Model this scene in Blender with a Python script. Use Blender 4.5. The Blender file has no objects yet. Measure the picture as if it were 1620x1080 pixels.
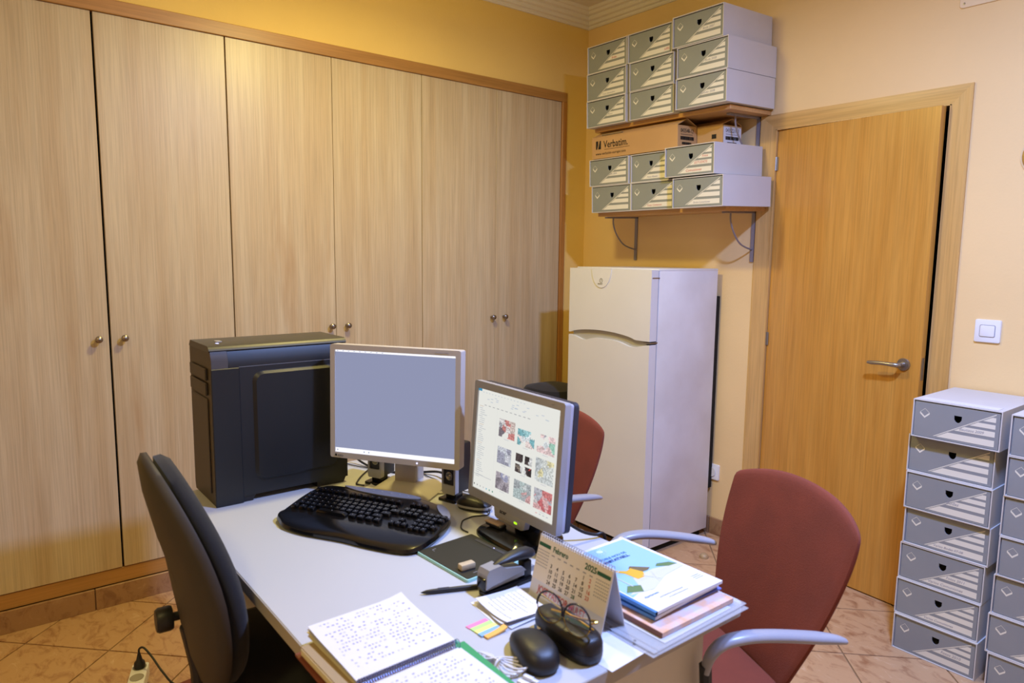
import bpy, bmesh, math, random
from mathutils import Vector, Matrix
from mathutils.geometry import tessellate_polygon
random.seed(7)
PI = math.pi
SC = bpy.context.scene
COL = SC.collection

# ------------------------------------------------------------------ camera, light, exposure
F_PX = 1108.017
YAW, PIT, ROL = 0.9011, 0.1229, 0.0117
fw = Vector((-math.sin(YAW)*math.cos(PIT), math.cos(YAW)*math.cos(PIT), -math.sin(PIT)))
rt = Vector((math.cos(YAW), math.sin(YAW), 0)); up = rt.cross(fw)
r2 = math.cos(ROL)*rt + math.sin(ROL)*up; u2 = -math.sin(ROL)*rt + math.cos(ROL)*up
cd = bpy.data.cameras.new('camera'); cam = bpy.data.objects.new('camera', cd); COL.objects.link(cam)
cd.sensor_width = 36; cd.lens = F_PX*36/1620; cd.clip_start = .02; cd.dof.use_dof = True; cd.dof.focus_distance = 2.8; cd.dof.aperture_fstop = 4.5
cam.matrix_world = Matrix(((r2.x, u2.x, -fw.x, 3.1442), (r2.y, u2.y, -fw.y, -3.0436), (r2.z, u2.z, -fw.z, 1.4452), (0, 0, 0, 1)))
SC.camera = cam
W = bpy.data.worlds.new('world'); SC.world = W; W.use_nodes = True
W.node_tree.nodes['Background'].inputs[0].default_value = (.6, .7, 1, 1)
W.node_tree.nodes['Background'].inputs[1].default_value = .05

def lamp(name, loc, size, power, col, rot=(0, 0, 0), shape='DISK'):
    l = bpy.data.lights.new(name, 'AREA'); l.shape = shape; l.size = size; l.energy = power; l.color = col
    o = bpy.data.objects.new(name, l); o.location = loc; o.rotation_euler = rot; COL.objects.link(o); return o
COOL = (2.7, -1.5, 2.70)
WARM = (1.08, -1.75, 2.50)
lamp('cool_ceiling_light', COOL, .16, 100, (.33, .48, 1.0))
wp = bpy.data.lights.new('warm_ceiling_and_fill_light', 'POINT'); wp.energy = 12; wp.color = (1.0, .81, .22); wp.shadow_soft_size = .09
wpo = bpy.data.objects.new('warm_ceiling_and_fill_light', wp); wpo.location = WARM; COL.objects.link(wpo)
lamp('warm_ceiling_and_fill_light', (1.08, -1.75, 2.60), .18, 22, (1.0, .81, .26))
lamp('warm_ceiling_and_fill_light', (2.3, -3.7, 2.70), .30, 15, (1.0, .82, .30))  # added warm fill on the camera side, no known lamp there
SC.view_settings.view_transform = 'Standard'; SC.view_settings.look = 'None'
SC.view_settings.exposure = 0.0; SC.view_settings.gamma = 1.0; SC.view_settings.use_curve_mapping = False

# ------------------------------------------------------------------ materials
def lin(c):
    if isinstance(c, str):
        c = tuple(int(c[i:i+2], 16)/255 for i in (0, 2, 4))
    return tuple((x/12.92 if x <= .04045 else ((x+.055)/1.055)**2.4) for x in c)+(1,)

def mat(name, col, rough=.5, metal=0, bump=0, bscale=200, var=0, vscale=8, spec=.5, emit=None, estr=0, alpha=1, trans=0, sheen=0, coat=0, stretch=(1, 1, 1), col2=None):
    m = bpy.data.materials.new(name); m.use_nodes = True; nt = m.node_tree; b = nt.nodes['Principled BSDF']
    c = lin(col); b.inputs['Base Color'].default_value = c; b.inputs['Roughness'].default_value = rough
    b.inputs['Metallic'].default_value = metal; b.inputs['Specular IOR Level'].default_value = spec
    if alpha < 1: b.inputs['Alpha'].default_value = alpha
    if trans: b.inputs['Transmission Weight'].default_value = trans; b.inputs['IOR'].default_value = 1.45
    if sheen: b.inputs['Sheen Weight'].default_value = sheen; b.inputs['Sheen Roughness'].default_value = .5
    if coat: b.inputs['Coat Weight'].default_value = coat
    if emit: b.inputs['Emission Color'].default_value = lin(emit); b.inputs['Emission Strength'].default_value = estr
    tc = mp = None
    if bump or var:
        tc = nt.nodes.new('ShaderNodeTexCoord'); mp = nt.nodes.new('ShaderNodeMapping'); mp.inputs['Scale'].default_value = stretch
        nt.links.new(tc.outputs['Object'], mp.inputs[0])
    if bump:
        n = nt.nodes.new('ShaderNodeTexNoise'); n.inputs['Scale'].default_value = bscale; n.inputs['Detail'].default_value = 3
        bp = nt.nodes.new('ShaderNodeBump'); bp.inputs['Strength'].default_value = bump; bp.inputs['Distance'].default_value = .002
        nt.links.new(mp.outputs[0], n.inputs[0]); nt.links.new(n.outputs[0], bp.inputs['Height']); nt.links.new(bp.outputs[0], b.inputs['Normal'])
    if var:
        n = nt.nodes.new('ShaderNodeTexNoise'); n.inputs['Scale'].default_value = vscale; n.inputs['Detail'].default_value = 4
        mx = nt.nodes.new('ShaderNodeMix'); mx.data_type = 'RGBA'
        rp = nt.nodes.new('ShaderNodeValToRGB'); rp.color_ramp.elements[0].position = .35; rp.color_ramp.elements[1].position = .65
        d = lin(col2) if col2 else tuple(x*(1-var) for x in c[:3])+(1,)
        mx.inputs[6].default_value = c; mx.inputs[7].default_value = d
        nt.links.new(mp.outputs[0], n.inputs[0]); nt.links.new(n.outputs[0], rp.inputs[0]); nt.links.new(rp.outputs[0], mx.inputs[0])
        nt.links.new(mx.outputs[2], b.inputs['Base Color'])
    return m

def wood(name, ca, cb, cc, rough=.4, axis=2, grain=70, fig=3.0, rings=True, amt=.5):
    """streaks along one axis, broad bands of tone and sparse darker flecks"""
    m = bpy.data.materials.new(name); m.use_nodes = True; nt = m.node_tree; b = nt.nodes['Principled BSDF']
    b.inputs['Roughness'].default_value = rough; L = nt.links.new; N = nt.nodes.new
    tc = N('ShaderNodeTexCoord'); oi = N('ShaderNodeObjectInfo'); ad = N('ShaderNodeVectorMath'); ad.operation = 'ADD'
    sc = N('ShaderNodeVectorMath'); sc.operation = 'SCALE'; sc.inputs[3].default_value = 7.0
    cx = N('ShaderNodeCombineXYZ'); L(oi.outputs['Random'], cx.inputs[0]); L(oi.outputs['Random'], cx.inputs[1]); L(cx.outputs[0], sc.inputs[0])
    L(tc.outputs['Object'], ad.inputs[0]); L(sc.outputs[0], ad.inputs[1])
    def noise(s, long, det=4):
        mp = N('ShaderNodeMapping'); v = [s, s, s]; v[axis] = long; mp.inputs['Scale'].default_value = v
        n = N('ShaderNodeTexNoise'); n.inputs['Scale'].default_value = 1; n.inputs['Detail'].default_value = det; n.inputs['Roughness'].default_value = .6
        L(ad.outputs[0], mp.inputs[0]); L(mp.outputs[0], n.inputs[0]); return n.outputs[0]
    def ramp(f, a, z, p0=.35, p1=.65):
        r = N('ShaderNodeValToRGB'); r.color_ramp.elements[0].position = p0; r.color_ramp.elements[1].position = p1
        r.color_ramp.elements[0].color = a; r.color_ramp.elements[1].color = z; L(f, r.inputs[0]); return r.outputs[0]
    base = ramp(noise(12, .5), lin(ca), lin(cb), .38, .62)
    fine = ramp(noise(grain*3, 3.5), (1-.30*amt*2,)*3+(1,), (1, 1, 1, 1), .35, .6)
    mx = N('ShaderNodeMix'); mx.data_type = 'RGBA'; mx.blend_type = 'MULTIPLY'; mx.inputs[0].default_value = .6
    L(base, mx.inputs[6]); L(fine, mx.inputs[7]); out = mx.outputs[2]
    if rings:
        fl = ramp(noise(fig*2.2, fig*.35, 5), (0, 0, 0, 1), (1, 1, 1, 1), .60, .74)
        m2 = N('ShaderNodeMix'); m2.data_type = 'RGBA'; L(fl, m2.inputs[0]); L(out, m2.inputs[6]); m2.inputs[7].default_value = lin(cc); out = m2.outputs[2]
    L(out, b.inputs['Base Color']); return m

def marble(name, ca, cb, cc, rough=.35):
    m = bpy.data.materials.new(name); m.use_nodes = True; nt = m.node_tree; b = nt.nodes['Principled BSDF']; L = nt.links.new; N = nt.nodes.new
    b.inputs['Roughness'].default_value = rough
    tc = N('ShaderNodeTexCoord'); oi = N('ShaderNodeObjectInfo'); cx = N('ShaderNodeCombineXYZ'); sc = N('ShaderNodeVectorMath'); sc.operation = 'SCALE'; sc.inputs[3].default_value = 13
    L(oi.outputs['Random'], cx.inputs[0]); L(oi.outputs['Random'], cx.inputs[2]); L(cx.outputs[0], sc.inputs[0])
    ad = N('ShaderNodeVectorMath'); L(tc.outputs['Object'], ad.inputs[0]); L(sc.outputs[0], ad.inputs[1])
    mp = N('ShaderNodeMapping'); mp.inputs['Rotation'].default_value = (0, 0, .6); mp.inputs['Scale'].default_value = (12, 22, 15); L(ad.outputs[0], mp.inputs[0])
    n = N('ShaderNodeTexNoise'); n.inputs['Scale'].default_value = 1; n.inputs['Detail'].default_value = 8; n.inputs['Roughness'].default_value = .65; n.inputs['Distortion'].default_value = .8
    L(mp.outputs[0], n.inputs[0])
    r = N('ShaderNodeValToRGB'); e = r.color_ramp.elements; e[0].position = .33; e[0].color = lin(ca); e[1].position = .72; e[1].color = lin(cc)
    x = e.new(.5); x.color = lin(cb); x2 = e.new(.6); x2.color = lin(cb)
    L(n.outputs[0], r.inputs[0]); L(r.outputs[0], b.inputs['Base Color']); return m

def emis(name, col, s):
    m = bpy.data.materials.new(name); m.use_nodes = True; nt = m.node_tree; nt.nodes.remove(nt.nodes['Principled BSDF'])
    e = nt.nodes.new('ShaderNodeEmission'); e.inputs[0].default_value = lin(col); e.inputs[1].default_value = s
    nt.links.new(e.outputs[0], nt.nodes['Material Output'].inputs[0]); return m

M = {}
M['wall'] = mat('yellow_wall_paint', 'edce98', .75, bump=.25, bscale=90, var=.05, vscale=2, spec=.2)
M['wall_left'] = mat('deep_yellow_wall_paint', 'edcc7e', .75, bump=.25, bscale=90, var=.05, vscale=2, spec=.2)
M['ceiling'] = mat('ceiling_paint', 'e4ddd2', .8, spec=.2)
M['cornice'] = mat('plaster_cornice', 'e6e0da', .7, spec=.2)
M['closet'] = wood('pale_oak_laminate', 'cdbca0', 'c1ab8b', 'b0926e', .38, grain=60, fig=1.6, amt=.5)
M['closet_frame'] = wood('orange_oak_frame', 'bb8a4e', 'aa7c42', '956a32', .4, axis=1, grain=50, fig=2)
M['closet_frame_v'] = wood('orange_oak_frame_upright', 'bb8448', 'aa733a', '96622b', .4, axis=2, grain=50, fig=2)
M['door'] = wood('honey_beech_door', 'cf9846', 'c38938', 'ae6e24', .33, axis=2, grain=45, fig=2.2)
M['casing'] = wood('beech_casing_upright', 'd6ae70', 'cca15f', 'b38342', .38, axis=2, grain=45, fig=2.5)
M['casing_h'] = wood('beech_casing_cross', 'd6ae70', 'cca15f', 'b38342', .38, axis=0, grain=45, fig=2.5)
M['board'] = wood('shelf_chipboard', 'd0a066', 'c2925a', 'b08048', .45, axis=0, grain=45, fig=2)
M['tile'] = marble('mottled_stone_tile', '9c7050', 'c39d78', 'd2b494')
M['skirt'] = marble('mottled_skirting_tile', '866248', 'a07c5c', 'b08e6e')
M['grout'] = mat('grout', '8d7257', .9)
M['black'] = mat('matt_black_plastic', '17171a', .45, bump=.1, bscale=900)
M['blackgloss'] = mat('glossy_black_plastic', '0c0c0e', .18)
M['tower'] = mat('black_steel_panel', '14171c', .42, bump=.05, bscale=600)
M['towerfront'] = mat('dark_bezel_plastic', '3a322c', .5)
M['darkgrey'] = mat('dark_grey_plastic', '34343a', .45)
M['grey'] = mat('grey_plastic', '77777d', .45)
M['silver'] = mat('silver_plastic', 'a8a7aa', .38, metal=.25)
M['beige'] = mat('light_grey_monitor_plastic', 'b9b2aa', .45)
M['armgrey'] = mat('grey_armrest_plastic', '9a9ca8', .32)
M['steel'] = mat('brushed_steel', 'a09c98', .32, metal=.9)
M['knob'] = mat('pewter_knob', '8f8478', .3, metal=.9)
M['bracket'] = mat('grey_bracket_steel', '8d8890', .45, metal=.3)
M['desk'] = mat('light_grey_desktop', 'b8babf', .42, bump=.05, bscale=700)
M['deskedge'] = mat('grey_desk_edge', 'a39d96', .4)
M['deskpanel'] = mat('beige_desk_panel', 'd3ccc0', .5)
M['red'] = mat('rust_red_upholstery', '78321f', .85, bump=.35, bscale=500, var=.16, vscale=9, sheen=.04)
M['blackfab'] = mat('black_fabric', '16161a', .9, bump=.5, bscale=700, sheen=.15)
M['shell'] = mat('dark_brown_chair_shell', '352f2a', .6, bump=.1, bscale=500)
M['fridge'] = mat('aged_white_enamel', 'dfe0e0', .35, var=.03, vscale=4)
M['fridgeside'] = mat('white_fridge_side', 'e2e3e8', .42, var=.10, vscale=3, bump=.05, bscale=400, col2='d2d0d2')
M['card'] = mat('grey_white_cardboard', 'cfccca', .75, var=.05, vscale=5)
M['cardgreen'] = mat('grey_green_printed_card', '8c918b', .6, var=.08, vscale=5)
M['cardgrey'] = mat('blue_grey_printed_card', '8d9195', .6, var=.08, vscale=5)
M['print'] = mat('white_printed_stripe', 'e2dfd2', .65)
M['carton'] = mat('brown_carton', 'c39a66', .8, var=.10, vscale=4)
M['ink'] = mat('black_ink', '1a1712', .7)
M['redink'] = mat('red_ink', 'c25a50', .7)
M['blueink'] = mat('blue_ink', '9494c6', .7)
M['greyink'] = mat('grey_ink', '9a9aa2', .7)
M['paper'] = mat('white_paper', 'd9d9e0', .7)
M['cream'] = mat('cream_paper', 'd8cfb4', .7)
M['white'] = mat('white_plastic', 'e4e4e8', .3)
M['dark'] = mat('dark_void', '0a0908', .9)
M['lblue'] = mat('sky_blue_print', '93bfe6', .35)
M['dblue'] = mat('deep_blue_print', '3c78b4', .35)
M['purple'] = mat('blue_violet_folder', '6c78c8', .4)
M['yellow'] = mat('church_yellow_print', 'd8a83a', .5)
M['olive'] = mat('tree_green_print', '5d7a50', .5)
M['lgrey'] = mat('light_grey_print', 'c6c8c8', .5)
M['green'] = mat('green_notebook_cover', '1d9560', .4)
M['teal'] = mat('teal_pencil_end', '2a9a86', .4)
M['calgreen'] = mat('dark_green_print', '1f5a3e', .6)
M['orange'] = mat('peach_magazine', 'd8a684', .5, var=.4, vscale=30, col2='c8c0c8')
M['manila'] = mat('manila_folder', 'a08a6a', .7)
M['maroon'] = mat('maroon_folder', '6e3222', .6)
M['plasticclear'] = mat('clear_plastic_sleeve', 'c8ccd4', .12, alpha=.38)
M['mint'] = mat('mint_green_rim', '9ed0c6', .4)
M['pink'] = mat('pink_flag', 'f286b4', .5); M['lime'] = mat('lime_flag', 'b8e88a', .5); M['yel'] = mat('yellow_flag', 'efec86', .5)
M['bluef'] = mat('blue_flag', '86b4e4', .5); M['orangef'] = mat('orange_flag', 'f0b45c', .5)
M['gold'] = mat('gold_metal', 'c8a450', .25, metal=1)
M['tort'] = mat('dark_spectacle_frame', '1e1420', .25)
M['lens'] = mat('spectacle_lens', 'ffffff', .02, trans=1)
M['cork'] = mat('pale_eraser', 'c4b08e', .7, var=.15, vscale=60)
M['led_g'] = emis('green_led', 'b4ff20', 1.4); M['led_b'] = emis('blue_led', 'c8c8ff', 2.0)
M['scr1'] = emis('lavender_desktop_screen', '9398b6', .96)
M['scr1w'] = emis('white_screen_bar', 'fbfaff', 1.05)
M['scr2w'] = emis('white_window_screen', 'e6e6e0', 1.0)
M['stone'] = mat('ochre_disc', 'b8913c', .4)

# ------------------------------------------------------------------ geometry helpers
class B:
    def __init__(s): s.bm = bmesh.new(); s.mi = 0
    def _fin(s, fs):
        for f in fs: f.material_index = s.mi
    def _new(s, before):
        return [f for f in s.bm.faces if f not in before]
    def box(s, a, b, bev=0, seg=2, Mx=None):
        c = [(x, y, z) for x in (a[0], b[0]) for y in (a[1], b[1]) for z in (a[2], b[2])]
        v = [s.bm.verts.new(Mx @ Vector(p) if Mx else p) for p in c]
        q = [(0, 1, 3, 2), (4, 6, 7, 5), (0, 4, 5, 1), (2, 3, 7, 6), (0, 2, 6, 4), (1, 5, 7, 3)]
        fs = [s.bm.faces.new([v[i] for i in k]) for k in q]; s._fin(fs)
        bmesh.ops.recalc_face_normals(s.bm, faces=fs)
        if bev:
            es = list({e for f in fs for e in f.edges})
            bmesh.ops.bevel(s.bm, geom=es, offset=bev, segments=seg, affect='EDGES', profile=.5, clamp_overlap=True, material=-1)
        return s
    def rings(s, rs, cap=(True, True), closed=False):
        V = [[s.bm.verts.new(p) for p in r] for r in rs]; fs = []; n = len(V[0])
        k = len(V) if closed else len(V)-1
        for i in range(k):
            a, b = V[i], V[(i+1) % len(V)]
            for j in range(n):
                fs.append(s.bm.faces.new((a[j], a[(j+1) % n], b[(j+1) % n], b[j])))
        if not closed:
            if cap[0]: fs.append(s.bm.faces.new(V[0][::-1]))
            if cap[1]: fs.append(s.bm.faces.new(V[-1]))
        s._fin(fs); bmesh.ops.recalc_face_normals(s.bm, faces=fs); return s
    def lathe(s, prof, seg=20, Mx=None):
        rs = []
        for r, z in prof:
            ring = [Vector((max(r, 1e-5)*math.cos(2*PI*i/seg), max(r, 1e-5)*math.sin(2*PI*i/seg), z)) for i in range(seg)]
            rs.append([Mx @ p for p in ring] if Mx else ring)
        return s.rings(rs)
    def tube(s, path, r, seg=8, flat=1.0):
        P = [Vector(p) for p in path]; n = len(P); rs = []; R = r if isinstance(r, (list, tuple)) else [r]*n
        t0 = (P[1]-P[0]).normalized(); ref = Vector((0, 0, 1)) if abs(t0.z) < .9 else Vector((1, 0, 0))
        u = (ref - t0*ref.dot(t0)).normalized()
        for i in range(n):
            t = (P[min(i+1, n-1)]-P[max(i-1, 0)]).normalized()
            u = (u - t*u.dot(t)).normalized(); w = t.cross(u)
            rs.append([P[i] + u*R[i]*flat*math.cos(2*PI*j/seg) + w*R[i]*math.sin(2*PI*j/seg) for j in range(seg)])
        return s.rings(rs)
    def prism(s, poly, z0, z1, Mx=None, bev=0, seg=2, holes=()):
        T = (lambda p: Mx @ Vector(p)) if Mx else (lambda p: Vector(p))
        if not holes:
            fs0 = set(s.bm.faces)
            a = [s.bm.verts.new(T((x, y, z0))) for x, y in poly]; b = [s.bm.verts.new(T((x, y, z1))) for x, y in poly]; n = len(poly)
            fs = [s.bm.faces.new(a[::-1]), s.bm.faces.new(b)]
            fs += [s.bm.faces.new((a[i], a[(i+1) % n], b[(i+1) % n], b[i])) for i in range(n)]
            s._fin(fs); bmesh.ops.recalc_face_normals(s.bm, faces=fs)
            if bev:
                es = list(fs[1].edges)
                bmesh.ops.bevel(s.bm, geom=es, offset=bev, segments=seg, affect='EDGES', profile=.5, clamp_overlap=True, material=-1)
            return s
        loops = [poly]+list(holes); flat = [p for l in loops for p in l]
        tris = tessellate_polygon([[Vector((x, y, 0)) for x, y in l] for l in loops])
        a = [s.bm.verts.new(T((x, y, z0))) for x, y in flat]; b = [s.bm.verts.new(T((x, y, z1))) for x, y in flat]; fs = []
        for t in tris:
            fs.append(s.bm.faces.new([a[i] for i in t])); fs.append(s.bm.faces.new([b[i] for i in t][::-1]))
        k = 0
        for l in loops:
            n = len(l)
            for i in range(n):
                i0, i1 = k+i, k+(i+1) % n
                fs.append(s.bm.faces.new((a[i0], a[i1], b[i1], b[i0])))
            k += n
        s._fin(fs); bmesh.ops.recalc_face_normals(s.bm, faces=fs); return s
    def poly(s, pts):
        f = s.bm.faces.new([s.bm.verts.new(p) for p in pts]); s._fin([f]); return s
    def grid(s, fn, nu, nv):
        V = [[s.bm.verts.new(fn(i/nu, j/nv)) for j in range(nv+1)] for i in range(nu+1)]
        fs = [s.bm.faces.new((V[i][j], V[i+1][j], V[i+1][j+1], V[i][j+1])) for i in range(nu) for j in range(nv)]
        s._fin(fs); return s
    def mesh(s, name, mats, smooth=35):
        me = bpy.data.meshes.new(name); s.bm.to_mesh(me); s.bm.free()
        for m in (mats if isinstance(mats, (list, tuple)) else [mats]): me.materials.append(m)
        if smooth:
            me.shade_smooth(); me.set_sharp_from_angle(angle=math.radians(smooth))
        return me

def tag(o, label=None, cat=None, group=None, kind=None):
    if label: o['label'] = label
    if cat: o['category'] = cat
    if group: o['group'] = group
    if kind: o['kind'] = kind
    return o
def obj(name, me, parent=None, loc=(0, 0, 0), rot=(0, 0, 0), mats=None, smooth=35):
    if isinstance(me, B): me = me.mesh(name, mats, smooth)
    o = bpy.data.objects.new(name, me); o.location = loc; o.rotation_euler = rot; COL.objects.link(o)
    if parent: o.parent = parent
    return o
def empty(name, loc, rz=0, label=None, cat=None, group=None, rx=0):
    o = bpy.data.objects.new(name, None); o.location = loc; o.rotation_euler = (rx, 0, rz); o.empty_display_size = .05; COL.objects.link(o)
    return tag(o, label, cat, group)
def copy_tree(o, parent=None):
    c = o.copy(); COL.objects.link(c)
    if parent: c.parent = parent
    for ch in list(o.children): copy_tree(ch, c)
    return c
def rrect(w, h, r, n=5, cx=0, cy=0):
    out = []
    for k, (sx, sy) in enumerate(((1, 1), (-1, 1), (-1, -1), (1, -1))):
        for i in range(n+1):
            a = PI/2*k + PI/2*i/n
            out.append((cx+sx*(w/2-r)+r*math.cos(a), cy+sy*(h/2-r)+r*math.sin(a)))
    return out
def catmull(pts, n=6, closed=True):
    P = [Vector(p) for p in pts]; N = len(P); out = []
    rng = range(N) if closed else range(N-1)
    for i in rng:
        g = (lambda k: P[k % N]) if closed else (lambda k: P[max(0, min(N-1, k))])
        a, b, c, d = g(i-1), g(i), g(i+1), g(i+2)
        for j in range(n):
            t = j/n
            out.append(.5*((2*b)+(c-a)*t+(2*a-5*b+4*c-d)*t*t+(3*b-a-3*c+d)*t**3))
    if not closed: out.append(P[-1])
    return out
_tc = {}
def text_mesh(txt, size, m, bold=0, shear=0, align='LEFT', sx=1.0):
    k = (txt, size, m.name, bold, shear, align, sx)
    if k in _tc: return _tc[k]
    c = bpy.data.curves.new('lettering', 'FONT'); c.body = txt; c.size = size; c.extrude = .00012; c.offset = bold; c.shear = shear; c.align_x = align; c.resolution_u = 2
    t = bpy.data.objects.new('lettering', c); COL.objects.link(t)
    me = bpy.data.meshes.new_from_object(t); COL.objects.unlink(t); bpy.data.objects.remove(t); bpy.data.curves.remove(c)
    for v in me.vertices: v.co.x *= sx
    me.name = 'lettering'; me.materials.clear(); me.materials.append(m); _tc[k] = me; return me
def text(txt, size, m, parent, loc, rot=(0, 0, 0), name='lettering', **k):
    return obj(name, text_mesh(txt, size, m, **k), parent, loc, rot)
UPR = (PI/2, 0, 0)       # lettering standing on a face that looks towards -y

# ------------------------------------------------------------------ room shell
RX, RY, RZ = 4.6, -4.6, 2.86
floor = obj('floor', B().box((-.6, RY, -.1), (RX+.1, .1, -.004)), mats=M['grout'], smooth=0); tag(floor, kind='structure')
S0, DS = 1.44-.4715*20, .4715   # x+y lines
D0, DD = 2.082-.493*20, .493    # x-y lines
def clip(poly, ax, val, keep_less):
    out = []
    for i in range(len(poly)):
        p, q = poly[i], poly[(i+1) % len(poly)]
        ip = (p[ax] <= val) if keep_less else (p[ax] >= val); iq = (q[ax] <= val) if keep_less else (q[ax] >= val)
        if ip: out.append(p)
        if ip != iq:
            t = (val-p[ax])/(q[ax]-p[ax]); out.append((p[0]+t*(q[0]-p[0]), p[1]+t*(q[1]-p[1])))
    return out
for i in range(0, 40):
    for j in range(0, 50):
        g = .0045
        s0, s1 = S0+DS*i+g, S0+DS*(i+1)-g; d0, d1 = D0+DD*j+g, D0+DD*(j+1)-g
        pl = [((s+d)/2, (s-d)/2) for s, d in ((s0, d0), (s1, d0), (s1, d1), (s0, d1))]
        if max(p[0] for p in pl) < 0 or min(p[0] for p in pl) > 3.3 or min(p[1] for p in pl) > 0 or max(p[1] for p in pl) < -3.6: continue
        for ax, v, k in ((0, 0.0, False), (0, RX, True), (1, 0.0, True), (1, RY, False)):
            pl = clip(pl, ax, v, k)
            if len(pl) < 3: break
        if len(pl) < 3: continue
        cx = sum(p[0] for p in pl)/len(pl); cy = sum(p[1] for p in pl)/len(pl)
        b = B().prism([(x-cx, y-cy) for x, y in pl], -.006, 0)
        obj('tile', b, floor, (cx, cy, 0), mats=M['tile'], smooth=0)
ceil = tag(obj('ceiling', B().box((-.6, RY-.1, RZ), (RX+.1, .1, RZ+.1)), mats=M['ceiling'], smooth=0), kind='structure')
# left wall: around the fitted wardrobe
b = B(); b.box((-.6, -.168, 0), (0, .1, RZ)); b.box((-.6, RY, 2.3876), (0, -.168, RZ)); b.box((-.6, RY, 0), (0, -3.12, 2.3876)); b.box((-.7, RY, 0), (-.6, .1, RZ))
tag(obj('wall_left', b, mats=M['wall_left'], smooth=0), kind='structure')
DL, DR, DT = 1.2737, 2.007, 2.037
b = B(); b.box((0, 0, 0), (DL, .1, RZ)); b.box((DR, 0, 0), (RX, .1, RZ)); b.box((DL, 0, DT), (DR, .1, RZ))
tag(obj('wall_back', b, mats=M['wall'], smooth=0), kind='structure')
tag(obj('wall_right', B().box((RX, RY, 0), (RX+.1, .1, RZ)), mats=M['wall'], smooth=0), kind='structure')
tag(obj('wall_front', B().box((0, RY-.1, 0), (RX+.1, RY, RZ)), mats=M['wall'], smooth=0), kind='structure')
tag(obj('wall_hallway', B().box((DL-.05, .75, 0), (DR+.05, .8, DT+.1)).box((DL-.1, .1, 0), (DL-.02, .8, DT+.1)).box((DR+.02, .1, 0), (DR+.1, .8, DT+.1)).box((DL-.1, .1, DT+.05), (DR+.1, .8, DT+.1)), mats=M['dark'], smooth=0), kind='structure')
# cornice : stepped profile (d from wall, z)
prof = [(0, 2.771), (.008, 2.771), (.014, 2.778), (.014, 2.786), (.026, 2.790), (.030, 2.800), (.030, 2.806), (.044, 2.811), (.050, 2.822), (.050, 2.828), (.066, 2.833), (.074, 2.845), (.086, 2.848), (.095, 2.86), (0, 2.86)]
b = B(); b.rings([[(d, -.0-d, z) for d, z in prof], [(d, RY, z) for d, z in prof]])
tag(obj('trim_1', b, mats=M['cornice'], smooth=20), kind='structure', label='white stepped plaster cornice over the wardrobe')
b = B(); b.rings([[(d, -d, z) for d, z in prof], [(RX, -d, z) for d, z in prof]])
tag(obj('trim_2', b, mats=M['cornice'], smooth=20), kind='structure', label='white stepped plaster cornice over the boxes')
# skirting tiles
sk = tag(obj('baseboard_left', B().box((0, -3.3, 0), (.006, -.0, .084)), mats=M['grout'], smooth=0), kind='structure')
y = -2.691
ys = [y-.336*k for k in range(2, -9, -1)]
for y0 in ys:
    a, c = max(y0+.002, -3.3), min(y0+.334, -.0)
    if c <= a: continue
    obj('tile', B().box((0.001, 0, 0), (.013, c-a, .0882), .0015, 1), sk, (0, a, 0), mats=M['skirt'], smooth=0)
sk = tag(obj('baseboard_back', B().box((0, -.006, 0), (1.19, 0, .084)), mats=M['grout'], smooth=0), kind='structure')
for a in (0.0, .336, .672, 1.008):
    obj('tile', B().box((0.002, -.013, 0), (min(.334, 1.19-a), -.001, .0882), .0015, 1), sk, (a, 0, 0), mats=M['skirt'], smooth=0)
sk = tag(obj('baseboard_back', B().box((2.078, -.006, 0), (RX, 0, .084)), mats=M['grout'], smooth=0), kind='structure')
for k in range(4):
    obj('tile', B().box((.002, -.013, 0), (.334, -.001, .0882), .0015, 1), sk, (2.078+.336*k, 0, 0), mats=M['skirt'], smooth=0)

# ------------------------------------------------------------------ fitted wardrobe
wr = empty('fitted_wardrobe', (0, -1.65, 0), 0, 'wall-wide fitted wardrobe with six pale oak doors and small round knobs', 'wardrobe')
def W_(b, name, mats, loc=(0, 0, 0), par=None, sm=35): return obj(name, b, par or wr, loc, mats=mats, smooth=sm)
JY = [-3.065, -2.5833, -2.1021, -1.6301, -1.1508, -.6784, -.204]
ZB, ZT = .1521, 2.3335
W_(B().box((-.56, -3.10+1.65, .09), (-.03, -.17+1.65, 2.38)), 'carcass', M['dark'], sm=0)
gaps = [.003, .008, .005, .002, .0035, .002, .003]
kn = {0: -2.625, 1: -2.535, 2: -1.659, 3: -1.578, 4: -.706, 5: -.621}
kb = B(); kb.lathe([(.004, 0), (.006, .002), (.005, .010), (.0055, .014), (.010, .018), (.0125, .024), (.0115, .030), (.006, .034), (.0, .035)], 16, Matrix.Rotation(PI/2, 4, 'Y'))
kmesh = kb.mesh('knob', M['knob'])
for i in range(6):
    a, c = JY[i]+gaps[i]/2, JY[i+1]-gaps[i+1]/2
    d = W_(B().box((-.022, 0, ZB), (0, c-a, ZT), .0012, 1), 'door', M['closet'], (0, a+1.65, 0))
    o = obj('knob', kmesh, d, (0, kn[i]-a, 1.099)); o.scale = (1.12,)*3
o0, o1 = -3.10, -.1683
f = W_(B().box((-.03, 0, ZT+.0006), (.010, o1-o0, 2.3876), .002, 1), 'frame_top', M['closet_frame'], (0, o0+1.65, 0))
f = W_(B().box((-.03, 0, .092), (.010, .0345, ZT+.002), .002, 1), 'frame_side', M['closet_frame_v'], (0, -.203+1.65, 0))
f = W_(B().box((-.03, 0, .092), (.010, .032, ZT+.002), .002, 1), 'frame_side', M['closet_frame_v'], (0, o0+1.65, 0))
f = W_(B().box((-.045, 0, .0885), (-.004, 2.89, ZB-.003), .001, 1), 'plinth', M['closet_frame'], (0, -3.068+1.65, 0))

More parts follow.
